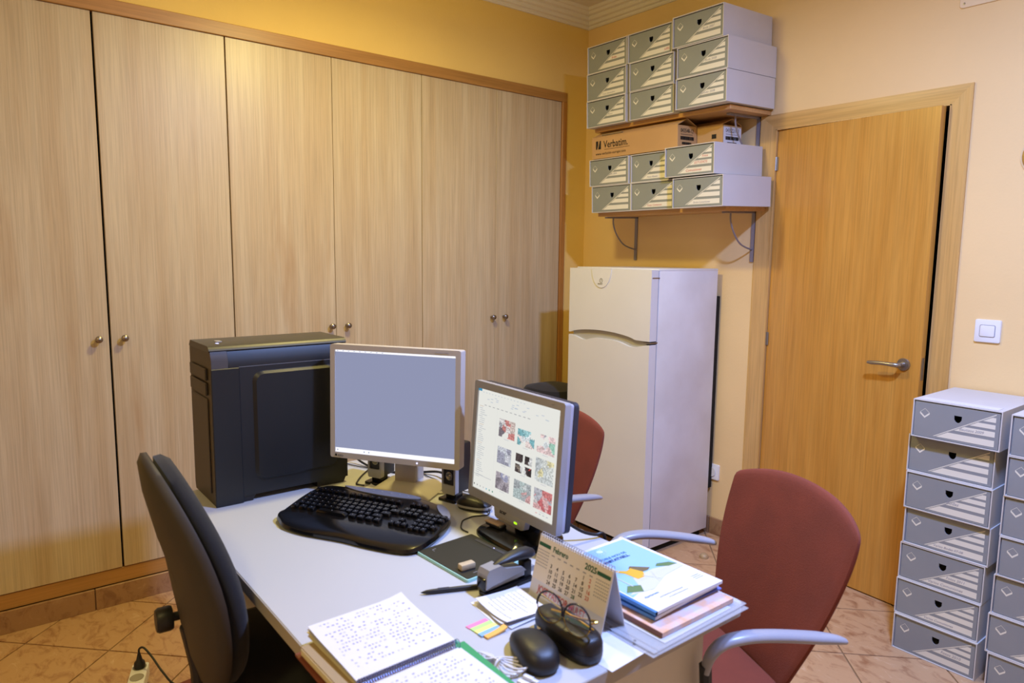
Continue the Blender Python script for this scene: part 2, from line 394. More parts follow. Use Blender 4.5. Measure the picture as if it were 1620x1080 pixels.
# ------------------------------------------------------------------ room door
dr = empty('door_1', (DL, 0, 0)); dr['kind'] = 'structure'; dr['label'] = 'honey-coloured wooden door slightly ajar in a beech frame'
def dpart(b, name, m, loc=(0, 0, 0), par=None, rot=(0, 0, 0), sm=35): return obj(name, b, par or dr, loc, rot, mats=m, smooth=sm)
LO, RO, TO = 1.1906, 2.0776, 2.106
dpart(B().prism([(LO-DL, 0), (0, 0), (0, DT), (LO-DL, TO)], -.010, 0, Matrix.Rotation(PI/2, 4, 'X') @ Matrix.Scale(-1, 4, Vector((0, 0, 1)))), 'casing', M['casing'], sm=0)
dpart(B().prism([(DR-DL, 0), (RO-DL, 0), (RO-DL, TO), (DR-DL, DT)], -.010, 0, Matrix.Rotation(PI/2, 4, 'X') @ Matrix.Scale(-1, 4, Vector((0, 0, 1)))), 'casing', M['casing'], sm=0)
dpart(B().prism([(LO-DL, TO), (0, DT), (DR-DL, DT), (RO-DL, TO)], -.010, 0, Matrix.Rotation(PI/2, 4, 'X') @ Matrix.Scale(-1, 4, Vector((0, 0, 1)))), 'casing', M['casing_h'], sm=0)
dpart(B().box((0, -.014, 0), (.004, .1, DT)).box((DR-DL-.004, -.014, 0), (DR-DL, .1, DT)).box((0, -.014, DT-.004), (DR-DL, .1, DT)).box((0.004, .036, 0), (.016, .05, DT-.004)).box((DR-DL-.016, .04, 0), (DR-DL-.004, .054, DT-.004)), 'jamb', M['casing'], sm=0)
TH = -.072
leaf = dpart(B().box((0, 0, .006), (.713, .035, 2.031), .0012, 1), 'door_leaf', M['door'], (.0055, -.001, 0), rot=(0, 0, TH))
for z in (1.85, 1.03, .2):
    h = B().tube([(0, 0, z), (0, 0, z+.062)], .0055, 10).box((-.001, -.001, z), (.012, .001, z+.062))
    dpart(h, 'hinge', M['steel'], (.003, -.006, 0))
hb = B().lathe([(0, 0), (.026, 0), (.0262, .004), (.024, .008), (.011, .0085), (.0095, .020), (.0095, .034), (0, .036)], 24, Matrix.Rotation(PI/2, 4, 'X'))
hd = dpart(hb, 'rose', M['steel'], (.648, 0, 1.022), leaf)
lv = [(.648, -.036, 1.022), (.645, -.046, 1.022), (.632, -.052, 1.0225), (.60, -.055, 1.0235), (.57, -.056, 1.023), (.545, -.056, 1.021), (.528, -.056, 1.021)]
dpart(B().tube(lv, [.0095, .0098, .0092, .0078, .0082, .0085, .0055], 12), 'lever', M['steel'], (0, 0, 0), leaf)
dpart(B().box((.7127, .008, .965), (.714, .027, 1.055)).box((.7135, .012, .985), (.7147, .022, 1.0)).box((.7135, .012, 1.015), (.7151, .023, 1.03)), 'lock_plate', M['steel'], (0, 0, 0), leaf, sm=0)

# ------------------------------------------------------------------ things on the back wall
sw = empty('light_switch', (2.196, 0, 1.181), 0, 'square white light switch on the cream wall beside the door', 'switch')
Mr = Matrix.Rotation(PI/2, 4, 'X')
obj('plate', B().prism(rrect(.086, .086, .006), 0, .009, Mr, .0025), sw, mats=M['white'])
obj('gap', B().prism(rrect(.053, .047, .006), .009, .0093, Mr), sw, mats=M['greyink'])
obj('rocker', B().prism(rrect(.048, .042, .005), .0088, .0125, Mr, .0015), sw, mats=M['white'])
so = empty('power_socket', (1.01, 0, .333), 0, 'white power socket low on the wall behind the fridge', 'socket')
obj('plate', B().prism(rrect(.082, .082, .006), 0, .010, Mr, .0025), so, mats=M['white'])
obj('socket_well', B().lathe([(.024, .0135), (.024, .0145), (.021, .0145), (.019, .0105), (0, .0105)], 20, Mr), so, mats=M['white'])
pl = empty('wall_cover_plate', (2.26, 0, 2.53), 0, 'flat cream cover plate high on the wall above the door', 'cover plate')
obj('plate', B().prism(rrect(.512, .29, .012), 0, .007, Mr, .002), pl, mats=mat('painted_cover_plate', 'e8d2b0', .5))
for sx in (-.24, .24):
    for sz in (-.13, .13): obj('screw', B().lathe([(.004, .007), (.004, .0082), (0, .0086)], 10, Mr), pl, (sx, 0, sz), mats=M['steel'])
wl = empty('wall_disc', (2.316, 0, 1.818), 0, 'round ochre wall ornament at the right edge above the floor boxes', 'ornament')
obj('disc', B().lathe([(0, 0), (.062, 0), (.065, .006), (.058, .018), (.03, .026), (0, .028)], 28, Mr), wl, mats=M['stone'])
obj('rim', B().lathe([(.064, 0), (.071, 0), (.071, .004), (.064, .005)], 28, Mr), wl, mats=mat('cream_rim', 'd8c098', .5))

# ------------------------------------------------------------------ shelves
TILT = .04
def shelf(z, label, x0, x1, ydep, bx):
    s = empty('wall_shelf', (0, 0, z), 0, label, 'shelf', 'box shelves on the back wall')
    obj('board', B().box((x0, -ydep, -.020), (x1, 0.0, 0), .001, 1), s, (0, 0, 0), (TILT, 0, 0), M['board'], 0)
    for x in bx:
        b = B(); b.box((x-.009, -.007, -.262), (x+.009, -.0005, -.021)); b.box((x-.009, -.25, -.0285+0), (x+.009, 0, -.0205), Mx=Matrix.Rotation(TILT, 4, 'X'))
        k = obj('bracket', b, s, mats=M['bracket'], smooth=0)
        a = catmull([(x, -.192, -.033), (x, -.19, -.07), (x, -.165, -.12), (x, -.115, -.17), (x, -.06, -.192), (x, -.003, -.203)], 5, False)
        obj('brace_rod', B().tube(a, .0042, 8), k, mats=M['bracket'])
        for zz in (-.07, -.14, -.235): obj('screw', B().lathe([(.0045, .003), (.004, .0045), (0, .005)], 8, Mr), k, (x, 0, zz), mats=M['steel'])
    return s
Z1 = 2.1275; Z2 = 1.6865
shelf(Z1, 'upper wooden wall shelf loaded with nine archive boxes near the ceiling', .40, 1.236, .325, (.43, 1.174))
shelf(Z2, 'lower wooden wall shelf on curved grey brackets above the fridge', .44, 1.240, .325, (.427, 1.174))

# ------------------------------------------------------------------ archive boxes
BW, BH, BD = .2745, .1355, .372
def box_meshes(front):
    t = .0035; b = B()
    b.box((-BW/2, 0, 0), (BW/2, BD, t)).box((-BW/2, 0, BH-t), (BW/2, BD, BH)).box((-BW/2, 0, t), (-BW/2+t, BD, BH-t)).box((BW/2-t, 0, t), (BW/2, BD, BH-t)).box((-BW/2+t, BD-t, t), (BW/2-t, BD, BH-t))
    sleeve = b.mesh('sleeve', M['card'], 0)
    w, h = BW-.013, BH-.0125
    hole = [(-.000, .092), (.024, .0915), (.0235, .078), (.0185, .070), (.012, .067), (.0055, .070), (.0005, .078)]
    hole = [(x-.005, z) for x, z in hole]
    Mv = Matrix(((1, 0, 0, 0), (0, 0, 1, 0), (0, 1, 0, .0055), (0, 0, 0, 1)))
    b = B(); b.prism([(-w/2, 0), (w/2, 0), (w/2, h), (-w/2, h)], .003, .006, Mv, holes=[hole])
    b.mi = 1; b.box((-w/2, .006, .0055), (-w/2+.003, BD-.02, h-.02)).box((w/2-.003, .006, .0055), (w/2, BD-.02, h-.02)).box((-w/2, .006, .0045), (w/2, BD-.02, .0055)).box((-w/2+.003, .03, .0056), (w/2-.003, BD-.03, h*.45))
    drawer = b.mesh('drawer', [front, M['card']], 0)
    # printed stripes : clipped by the diagonal
    X = lambda u: -w/2+u*w
    Zz = lambda v: .0055+v*h
    dx = lambda v: .27+(v-.06)*(.955-.27)/(.93-.06)
    b = B(); yy = .00275
    def q(pts): b.poly([(X(u), yy, Zz(v)) for u, v in pts])
    q([(.245, .06), (.262, .06), (.955, .94), (.955, .962)]); q([(.270, .06), (.2755, .06), (.955, .925), (.955, .932)])
    for v0, v1 in ((.06, .235), (.325, .475), (.545, .665), (.73, .86)):
        q([(dx(v0)+.014, v0), (.955, v0), (.955, v1), (min(dx(v1)+.014, .955), v1)])
    stripes = b.mesh('printed_stripes', M['print'], 0)
    b = B()
    c, d = .125, .70
    P = lambda u, v: (X(c+u), yy, Zz(d+v))
    top, rgt, bot, lft = (0, .12), (.06, .0), (0, -.12), (-.06, 0)
    ins = lambda p, k: (p[0]*k, p[1]*k)
    for a, e in ((top, rgt), (rgt, bot), (bot, lft), (lft, top)):
        b.poly([P(*a), P(*e), P(*ins(e, .90)), P(*ins(a, .90))])
    dn = lambda p: (p[0], p[1]-.045)
    b.poly([P(*lft), P(*dn(lft)), P(*dn(bot)), P(*bot)]); b.poly([P(*bot), P(*dn(bot)), P(*dn(rgt)), P(*rgt)])
    emblem = b.mesh('box_emblem', M['print'], 0)
    return sleeve, drawer, stripes, emblem
meshes = {'g': box_meshes(M['cardgreen']), 'b': box_meshes(M['cardgrey'])}
def archive_box(xl, zf, yf, kind, label, group, rx=0, rz=0, push=.0, write=(), prot=0, pivz=None):
    sl, dw, st, em = meshes[kind]
    t = empty('archive_box', (xl+BW/2, yf, zf), rz, label, 'box', group, rx)
    obj('sleeve', sl, t); d = obj('drawer', dw, t, (0, push, 0)); obj('printed_stripes', st, d); obj('emblem', em, d)
    for txt, u, v, sz, m in write:
        w, h = BW-.013, BH-.0125
        text(txt, sz, m, d, (-w/2+u*w, .0024, .0055+v*h), (PI/2, -.01, 0), name='handwriting', shear=.25)
    return t
G1 = 'archive boxes on the upper shelf'; G2 = 'archive boxes on the lower shelf'; G3 = 'archive boxes stacked by the door'; G4 = 'archive boxes in the rightmost floor stack'
gi, ri = M['greyink'], M['redink']
top = [
 (.381, 2.387, -.370, 'first from the wardrobe, topmost row', [('Bodas', .62, .36, .014, ri)]),
 (.382, 2.250, -.370, 'first from the wardrobe, middle row', [('Com. Noviembre', .40, .1, .012, gi)]),
 (.384, 2.1130, -.370, 'first from the wardrobe, bottom row', [('Varios', .55, .36, .012, gi)]),
 (.664, 2.387, -.372, 'middle column, topmost row, red code', [('1095', .82, .1, .017, ri)]),
 (.681, 2.250, -.372, 'middle column, middle row, with blank stripes', []),
 (.682, 2.1130, -.366, 'middle column, bottom row, with blank stripes', []),
 (.951, 2.394, -.385, 'door-side column, topmost row', [('Boda 2007', .60, .36, .014, gi)]),
 (.979, 2.256, -.380, 'door-side column, middle row, pale finger hole', [('Boda 2008', .56, .36, .014, gi)]),
 (.983, 2.1165, -.386, 'door-side column, bottom row', [('Estudio 2008', .50, .36, .014, gi)]),
]
for k, (x, z, y, lab, wr_) in enumerate(top):
    archive_box(x, z, y, 'g', 'archive box on the upper shelf: '+lab, G1, TILT, push=random.choice((0, .002, .003)), write=wr_)
low = [
 (.436, 1.6715, -.368, 'bottom row, nearest the wardrobe', 0, []),
 (.711, 1.6715, -.368, 'bottom row, middle, red handwriting', 0, [('Fotos Comunion', .38, .1, .013, ri)]),
 (1.003, 1.6685, -.405, 'bottom row, nearest the door, half in shadow', 0, [('Boda-Comuniones', .42, .1, .012, gi)]),
 (.418, 1.8085, -.372, 'second row, nearest the wardrobe', 0, [('Boda 2004', .50, .37, .013, gi)]),
 (.713, 1.8085, -.366, 'second row, middle, with yellowed stripes', 0, [('Fotos Alicante', .42, .1, .013, gi)]),
 (.945, 1.8130, -.398, 'pulled forward, three lines of red writing', 0, [('Fotos', .76, .58, .014, ri), ('ESTUDIOS', .60, .36, .0155, ri), ('Comuniones', .42, .1, .017, ri)]),
]
for k, (x, z, y, lab, rz, wr_) in enumerate(low):
    ab = archive_box(x, z, y, 'g', 'archive box on the lower shelf: '+lab, G2, TILT, rz, push=random.choice((0, .003)), write=wr_)
    if k == 4: ab.location.x -= .027; ab.scale.x = .875
fs = [  # bottom to top
 (2.0955, -.376, 'bottom of seven, with crumpled lower corner', .002, [('Fotos 2010', .60, .36, .014, gi)]),
 (2.0915, -.368, 'second from the floor, dark finger hole', .0, [('Varios Comuniones', .36, .1, .012, gi)]),
 (2.0925, -.362, 'third from the floor', .0, [('Varios Comuniones', .36, .1, .014, gi), ('Fotos 2011', .58, .36, .013, gi)]),
 (2.0985, -.362, 'fourth from the floor, torn stripe label', .004, [('Varios Bodas 07-08', .36, .1, .012, gi)]),
 (2.0945, -.368, 'third from the top', .0, [('Bodas', .50, .36, .016, gi)]),
 (2.0905, -.360, 'second from the top, shaded', .001, []),
 (2.1065, -.386, 'topmost, white strip on its lid', .0, [('Bautizos 2009', .55, .36, .013, gi)]),
]
for k, (x, y, lab, ps, wr_) in enumerate(fs):
    archive_box(x, .0005+k*.1362, y, 'b', 'archive box in the stack beside the door: '+lab, G3, 0, random.uniform(-.006, .006), push=ps, write=wr_)
tag(obj('paper_strip', B().box((-.12, 0, 0), (.12, .05, .0006)), None, (2.243, -.374, .0005+7*.1362-.0002), mats=M['paper'], smooth=0), 'white paper strip lying on the topmost box of the stack beside the door', 'paper')
labs = ['bottom box, standing on the floor', 'second box from the floor', 'third box from the floor', 'middle box, fourth from the floor', 'third box from the top', 'second box from the top', 'topmost box']
for k in range(7):
    archive_box(2.403+(.005, -.004, 0, .006, .004, .006, .006)[k], .0005+k*.1362, -.40+(-.002, 0, .004, 0, .002, 0, 0)[k], 'b', 'archive box in the stack at the right edge: '+labs[k], G4, 0, random.uniform(-.004, .006), push=.001)

# ------------------------------------------------------------------ cartons on the lower shelf
def carton(name, loc, L, D, H, label, rz=0, apex=.035):
    t = empty(name, loc, rz, label, 'carton', None, TILT)
    obj('body', B().box((0, 0, 0), (L, D, H), .001, 1), t, mats=M['carton'], smooth=0)
    for s in (0, 1):
        y0 = 0 if s == 0 else D
        y1 = D*.5+(-.002 if s == 0 else .002)
        b = B(); b.prism([(y0, H), (y1, H+apex), (y1, H+apex+.003), (y0, H+.003)], 0, L, Matrix(((0, 0, 1, 0), (1, 0, 0, 0), (0, 1, 0, 0), (0, 0, 0, 1))))
        obj('flap', b, t, mats=M['carton'], smooth=0)
    return t
c1 = carton('cardboard_carton', (.412, -.352, 1.9515), .565, .142, .106, 'long brown cardboard carton with black brand lettering and tent-like open flaps', apex=.031)
text('Verbatim.', .050, M['ink'], c1, (.085, -.0006, .052), UPR, bold=.0006, sx=.86)
text('www.verbatim-europe.com', .0205, M['ink'], c1, (.028, -.0006, .018), UPR, sx=.93)
obj('brand_mark', B().prism([(.030, .048), (.038, .048), (.046, .070), (.046, .090), (.030, .090)], 0, .0008, Mr).prism([(.046, .048), (.066, .048), (.066, .090), (.058, .090)], 0, .0008, Mr).box((.09, -.0008, .043), (.265, 0, .0445)), c1, mats=M['ink'], smooth=0)
def endlabel(t, L, D, H, num, white):
    if white: obj('address_label', B().box((L, .006, -.02), (L+.0008, D-.006, H-.004)), t, mats=M['paper'], smooth=0)
    x = L+.0012; R = (PI/2, 0, PI/2)
    text(num, .026, M['ink'], t, (x, D*.14, H-.034), R, sx=.86)
    b = B(); rr = random.Random(3); yy = D*.14
    while yy < D*.82:
        w = rr.uniform(.0015, .005); b.box((x-.0004, yy, H-.068), (x+.0002, yy+w, H-.052)); 
        if .22*D < yy < .7*D: b.box((x-.0004, yy, H-.089), (x+.0002, yy+w, H-.078))
        yy += w+rr.uniform(.0005, .0016)
    for k in range(9): b.box((x-.0004, D*(.16+.07*k), H-.044), (x+.0002, D*(.16+.07*k)+.006, H-.0415))
    obj('barcode', b, t, mats=M['ink'], smooth=0)
endlabel(c1, .565, .142, .108, '043548-12', False)
obj('packing_tape', B().prism([(.0-.0, .0), (.005, .0), (.005, .0), (.0, .001)], 0, .0001).box((.06, .012, .1175), (.20, .034, .1235)), c1, mats=mat('grey_print_tape', '8a7658', .5), smooth=0)
c2 = carton('cardboard_carton', (.76, -.205, 1.9580), .36, .150, .100, 'smaller brown carton with white barcode label behind the branded carton', apex=.028)
endlabel(c2, .36, .150, .100, '043522/137', True)
obj('brand_mark', B().box((.30, -.0008, .04), (.325, 0, .06)), c2, mats=M['ink'], smooth=0)

# ------------------------------------------------------------------ fridge
fr = empty('fridge', (.739, -.265, 0), 0, 'white two-door fridge-freezer standing in the corner below the shelves', 'fridge')
x0, x1, yb, yf, FH = -.273, .274, .225, -.225, 1.389
obj('cabinet', B().box((x0, yf, .035), (x1, yb, FH-.004), .004, 2), fr, mats=M['fridgeside'])
obj('kick_plate', B().box((x0+.02, yf+.01, .0), (x1-.02, yb-.03, .036)), fr, mats=M['dark'], smooth=0)
obj('worktop', B().box((x0-.001, yf-.004, FH-.012), (x1+.001, yb, FH), .004, 2), fr, mats=M['fridge'])
obj('compressor_grille', B().box((x0+.04, yb, .25), (x1-.002, yb+.028, 1.25)), fr, mats=M['dark'], smooth=0)
XM = lambda x: Matrix(((1, 0, 0, x), (0, 0, 1, 0), (0, 1, 0, 0), (0, 0, 0, 1)))
def wave(t):  # height drop along the handle groove, left to right
    return -.004-.018*math.exp(-((t-.20)/.10)**2)-.022*math.exp(-((t-.80)/.13)**2)
def bow(t): return .026*math.sin(PI*min(max((t-.03)/.80, 0), 1))**.6
def fdoor(z0, z1, lower):
    n = 40; w = x1-x0; xs = [i/n for i in range(n+1)]
    if lower: poly = [(x0, z0), (x1, z0)]+[(x0+w*t, z1+wave(t)) for t in reversed(xs)]
    else: poly = [(x0+w*t, z0+bow(t)) for t in xs]+[(x1, z1), (x0, z1)]
    b = B(); b.prism(poly, yf-.054, yf-.006, XM(0)); return b
dd = obj('freezer_door', fdoor(1.052, FH-.006, False), fr, mats=M['fridge'], smooth=30)
ld = obj('fridge_door', fdoor(.048, 1.042, True), fr, mats=M['fridge'], smooth=30)
obj('handle_recess', B().box((x0+.02, yf-.038, 1.005), (x1-.03, yf-.008, 1.085)), fr, mats=mat('grey_handle_recess', 'b0aca0', .5), smooth=0)
obj('seal', B().box((x0+.01, yf-.006, .05), (x1-.004, yf, FH-.01)), fr, mats=mat('dark_grey_seal', '4a4a50', .7), smooth=0)
sh = [( .0, 0)]+[(.067*math.cos(a)*(1 if a else 1), -.094*math.sin(a)) for a in [PI*i/16 for i in range(17)]]
obj('badge', B().prism(sh[1:], yf-.0575, yf-.053, Matrix(((1, 0, 0, -.044), (0, 0, 1, 0), (0, 1, 0, FH-.006), (0, 0, 0, 1)))), dd, mats=M['fridge'])
ring = B().tube([(.010*math.cos(a)-.044, yf-.058, 1.325+.010*math.sin(a)) for a in [2*PI*i/16 for i in range(17)]], .0009, 6).box((-.0448, yf-.0586, 1.321), (-.0432, yf-.0576, 1.331))
obj('logo', ring, dd, mats=M['ink']); text('INDESIT', .0095, M['ink'], dd, (-.0665, yf-.058, 1.305), UPR)
for z in (1.346, 1.044): obj('hinge', B().box((x1-.045, yf-.048, z-.003), (x1+.001, yf+.004, z+.003), .001, 1), fr, mats=M['steel'])
for sx in (-.23, .24): obj('foot', B().lathe([(.016, 0), (.016, .03), (0, .036)], 12), fr, (sx, -.2, 0), mats=M['black'])

# black bag between fridge and wardrobe
bg = empty('black_bag', (.20, -.40, 0), 0, 'black fabric bag standing between the wardrobe and the fridge', 'bag')
def sq(w, d, z, n=28, p=3.2, dx=0): return [Vector((dx+w*math.copysign(abs(math.cos(a))**(2/p), math.cos(a)), d*math.copysign(abs(math.sin(a))**(2/p), math.sin(a)), z)) for a in [2*PI*i/n for i in range(n)]]
obj('body', B().rings([sq(.15, .14, .01), sq(.165, .155, .04), sq(.17, .16, .35), sq(.165, .155, .60), sq(.15, .14, .655), sq(.11, .10, .675)]), bg, mats=M['blackfab'])
obj('lid', B().rings([sq(.168, .158, .62), sq(.174, .164, .64), sq(.172, .162, .665), sq(.15, .14, .70), sq(.08, .08, .715)]), bg, mats=M['blackfab'])
obj('zip', B().box((-.16, -.157, .600), (.16, -.1535, .608)), bg, mats=M['darkgrey'], smooth=0)

# door stop on the floor
ds = obj('door_stop', B().lathe([(.0, 0), (.021, 0), (.0215, .006), (.019, .014), (.012, .020), (0, .022)], 20), None, (1.186, -.291, 0), mats=mat('cream_metal_stop', 'b8a07c', .5, metal=.2)); tag(ds, 'small domed metal door stop on the tiles in front of the fridge', 'door stop')

# ------------------------------------------------------------------ desk
TZ = .74
dk = empty('desk', (1.675, -2.205, 0), 0, 'light grey office desk carrying two monitors, keyboard and paper piles', 'desk')
HX, HY = .695, .395
obj('desktop', B().prism(rrect(2*HX-.004, 2*HY-.004, .012, 4), .712, TZ, bev=.001, seg=1), dk, mats=M['desk'])
obj('edge_band', B().prism(rrect(2*HX, 2*HY, .014, 4), .7115, TZ-.0016, holes=[rrect(2*HX-.0042, 2*HY-.0042, .012, 4)]), dk, mats=M['deskedge'], smooth=0)
obj('side_panel', B().box((HX-.070, -HY+.03, 0), (HX-.045, HY-.070, .7115), .001, 1), dk, mats=M['deskpanel'])
obj('side_panel', B().box((-HX+.035, -HY+.03, 0), (-HX+.06, HY-.065, .7115), .001, 1), dk, mats=M['deskpanel'])
obj('modesty_panel', B().box((-HX+.06, HY-.262, .25), (HX-.06, HY-.245, .7115), .001, 1), dk, mats=M['deskpanel'])
pd = empty('drawer_pedestal', (2.14, -2.33, 0), 0, 'beige drawer pedestal under the near end of the desk', 'drawers')
obj('body', B().box((-.16, -.20, .06), (.16, .24, .70), .002, 1), pd, mats=M['deskpanel'])
for k in range(3):
    d = obj('drawer', B().box((-.158, -.217, .07+.21*k), (.158, -.201, .27+.21*k), .002, 1), pd, mats=M['deskpanel'])
    obj('drawer_handle', B().tube([(-.05, -.217, .22+.21*k), (-.05, -.235, .22+.21*k), (.05, -.235, .22+.21*k), (.05, -.217, .22+.21*k)], .004, 8), d, mats=M['steel'])
for sx in (-.13, .13):
    for sy in (-.17, .2): obj('caster', B().lathe([(.022, -.008), (.026, -.004), (.026, .004), (.022, .008)], 14, Matrix.Translation((sx, sy, .026)) @ Matrix.Rotation(PI/2, 4, 'Y')).box((sx-.01, sy-.01, .03), (sx+.01, sy+.01, .062)), pd, mats=M['black'])

# computer tower
tw = empty('computer_tower', (1.065, -2.325, TZ), 0, 'tall black computer tower with raised side panel at the far desk end', 'computer')
tx0, tx1, ty0, ty1, th = -.110, .110, -.150, .195, .438
# body with inset top edges
b = B(); prof = [(tx0, .018), (tx1, .018), (tx1, .39), (tx1-.003, .41), (tx1-.012, .4325), (tx0+.006, .4325), (tx0, .425)]
Mf = Matrix(((1, 0, 0, 0), (0, 0, 1, 0), (0, 1, 0, 0), (0, 0, 0, 1)))
b.prism(prof, ty0, ty1, Mf); obj('case', b, tw, mats=M['tower'], smooth=30)
prof2 = [(tx0+.006, 0), (tx1-.004, 0), (tx1, .02), (tx1, .41), (tx1-.012, .436), (tx1-.03, .448), (tx0+.02, .448), (tx0, .43), (tx0, .02)]
b = B(); b.prism(prof2, ty0-.045, ty0-.001, Mf)
obj('front_bezel', b, tw, mats=M['towerfront'], smooth=30)
b = B(); b.box((tx0+.02, ty0-.052, .31), (tx1-.04, ty0-.045, .345), .002, 1).box((tx0+.02, ty0-.052, .352), (tx1-.04, ty0-.045, .385), .002, 1).box((tx0+.02, ty0-.049, .03), (tx1-.04, ty0-.045, .30), .002, 1)
obj('drive_cover', b, tw, mats=M['towerfront'])
obj('side_trim', B().box((tx1-.002, ty0-.048, .0), (tx1+.004, ty0+.028, .388), .002, 1), tw, mats=M['tower'])
b = B(); b.prism([(tx0+.006, .4325), (tx1-.013, .4325), (tx1-.008, .437), (tx1-.013, .4445), (tx1-.022, .4495), (tx0+.02, .4495)], ty0-.048, ty1+.006, Mf)
obj('top_panel', b, tw, mats=mat('warm_lit_black_top', '38352f', .42), smooth=40)  # olive cast of the warm lamp put into the black top's colour
obj('power_button', B().prism(rrect(.03, .016, .004), .4495, .4515), tw, (.0, ty0+.005, 0), mats=M['silver'])
obj('indicator', B().box((.035, ty0-.012, .4495), (.05, ty0-.006, .4505)), tw, mats=M['led_b'], smooth=0)
# raised side panel
pc = ((ty0+ty1)/2+.018, .215); Ms = Matrix(((0, 0, 1, tx1), (1, 0, 0, pc[0]), (0, 1, 0, pc[1]), (0, 0, 0, 1)))
o1 = rrect(.255, .318, .03); o2 = rrect(.238, .300, .024)
b = B(); b.rings([[Ms @ Vector((x, y, 0)) for x, y in o1], [Ms @ Vector((x, y, .009)) for x, y in o2]], cap=(False, True))
obj('raised_side_panel', b, tw, mats=M['tower'], smooth=25)
obj('seam', B().box((tx1, ty0+.028, .388), (tx1+.0008, ty1, .3893)), tw, mats=M['grey'], smooth=0)
for y0 in (ty0-.03, ty1-.098):
    obj('foot', B().prism([(y0, .03), (y0, 0), (y0+.085, 0), (y0+.10, .03)], -.108, .106, Matrix(((0, 0, 1, 0), (1, 0, 0, 0), (0, 1, 0, 0), (0, 0, 0, 1)))), tw, mats=M['black'], smooth=0)

# ---------------- grey monitor (lavender desktop)
yawE = .596
me_ = empty('monitor', (1.365, -2.03, TZ), yawE, 'light grey square monitor showing a plain lavender desktop', 'monitor')
n_ = Vector((math.sin(yawE), -math.cos(yawE), 0)); r_ = Vector((math.cos(yawE), math.sin(yawE), 0))
dC = Vector((1.410, -2.095, 1.018))-Vector((1.365, -2.03, TZ)); lc = Vector((dC.dot(r_), -dC.dot(n_), dC.z))
TLT = Matrix.Translation(lc) @ Matrix.Rotation(-.03, 4, 'X')
FV = Matrix(((1, 0, 0, 0), (0, 0, -1, 0), (0, 1, 0, 0), (0, 0, 0, 1)))  # poly xy -> xz, z -> -y (towards viewer)
def frame(parent, sw_, sh_, l, r, t, bt, dep, m, Mx, rad=.006, lip=.004):
    w, h = sw_+l+r, sh_+t+bt; cx, cy = (r-l)/2, (t-bt)/2
    b = B(); b.prism(rrect(w, h, rad, 3, cx, cy), -dep, lip, Mx @ FV, holes=[rrect(sw_, sh_, .001, 1)])
    return obj('bezel', b, parent, mats=m, smooth=30)
frame(me_, .376, .301, .0155, .0155, .0155, .0165, .030, M['beige'], TLT)
b = B(); b.prism(rrect(.395, .318, .006, 3), -.030, -.002, TLT @ FV); b.rings([[TLT @ FV @ Vector((x, y, -.030)) for x, y in rrect(.40, .325, .006, 3)], [TLT @ FV @ Vector((x, y, -.055)) for x, y in rrect(.34, .26, .02, 3)]])
obj('housing', b, me_, mats=M['beige'])
P_ = lambda x, z, d=0: TLT @ FV @ Vector((x, z, d))
b = B(); b.poly([P_(-.188, -.1505), P_(.188, -.1505), P_(.188, .1505), P_(-.188, .1505)]); scr = obj('screen', b, me_, mats=M['scr1'], smooth=0)
b = B(); b.poly([P_(-.188, -.1505, .0005), P_(.188, -.1505, .0005), P_(.188, -.1375, .0005), P_(-.188, -.1375, .0005)])
obj('taskbar', b, scr, mats=M['scr1w'], smooth=0)
b = B(); b.poly([P_(-.188, .1445, .0005), P_(.188, .1445, .0005), P_(.188, .1505, .0005), P_(-.188, .1505, .0005)])
obj('menu_bar', b, scr, mats=M['scr1w'], smooth=0)
b = B(); 
for x, z in ((-.181, -.144), (-.094, -.144), (-.079, -.144)): b.poly([P_(x-.002, z-.002, .001), P_(x+.002, z-.002, .001), P_(x+.002, z+.002, .001), P_(x-.002, z+.002, .001)])
for k in range(9): b.poly([P_(-.183+k*.018, .1465, .001), P_(-.178+k*.018, .1465, .001), P_(-.178+k*.018, .1482, .001), P_(-.183+k*.018, .1482, .001)])
obj('screen_icons', b, scr, mats=emis('screen_icon_grey', 'a8b0c8', 1), smooth=0)
Rt = (PI/2-.03, 0, 0)
text('FlexScan S1931', .0065, M['greyink'], me_, tuple(P_(.128, .1555, .0046)), Rt); text('EIZO', .008, M['ink'], me_, tuple(P_(-.178, -.1625, .0046)), Rt)
obj('brand_mark', B().box((-.1875, 0, -.162), (-.1815, .001, -.156), Mx=TLT @ Matrix.Translation((0, -.005, 0))), me_, mats=M['ink'], smooth=0)
obj('power_led', B().prism(rrect(.005, .005, .002, 3, .075, -.159), .004, .0048, TLT @ FV), me_, mats=M['led_b'])
obj('stand_neck', B().box((-.034, -.012, .02), (.034, .05, .26), .004, 2), me_, mats=M['beige'])
b = B(); b.rings([[Vector((x, y, z)) for x, y in rrect(w, d, .012, 3, 0, .01)] for w, d, z in ((.20, .185, 0), (.20, .185, .006), (.185, .17, .012), (.10, .095, .030), (.072, .068, .034))])
obj('stand_base', b, me_, mats=M['beige'], smooth=25)

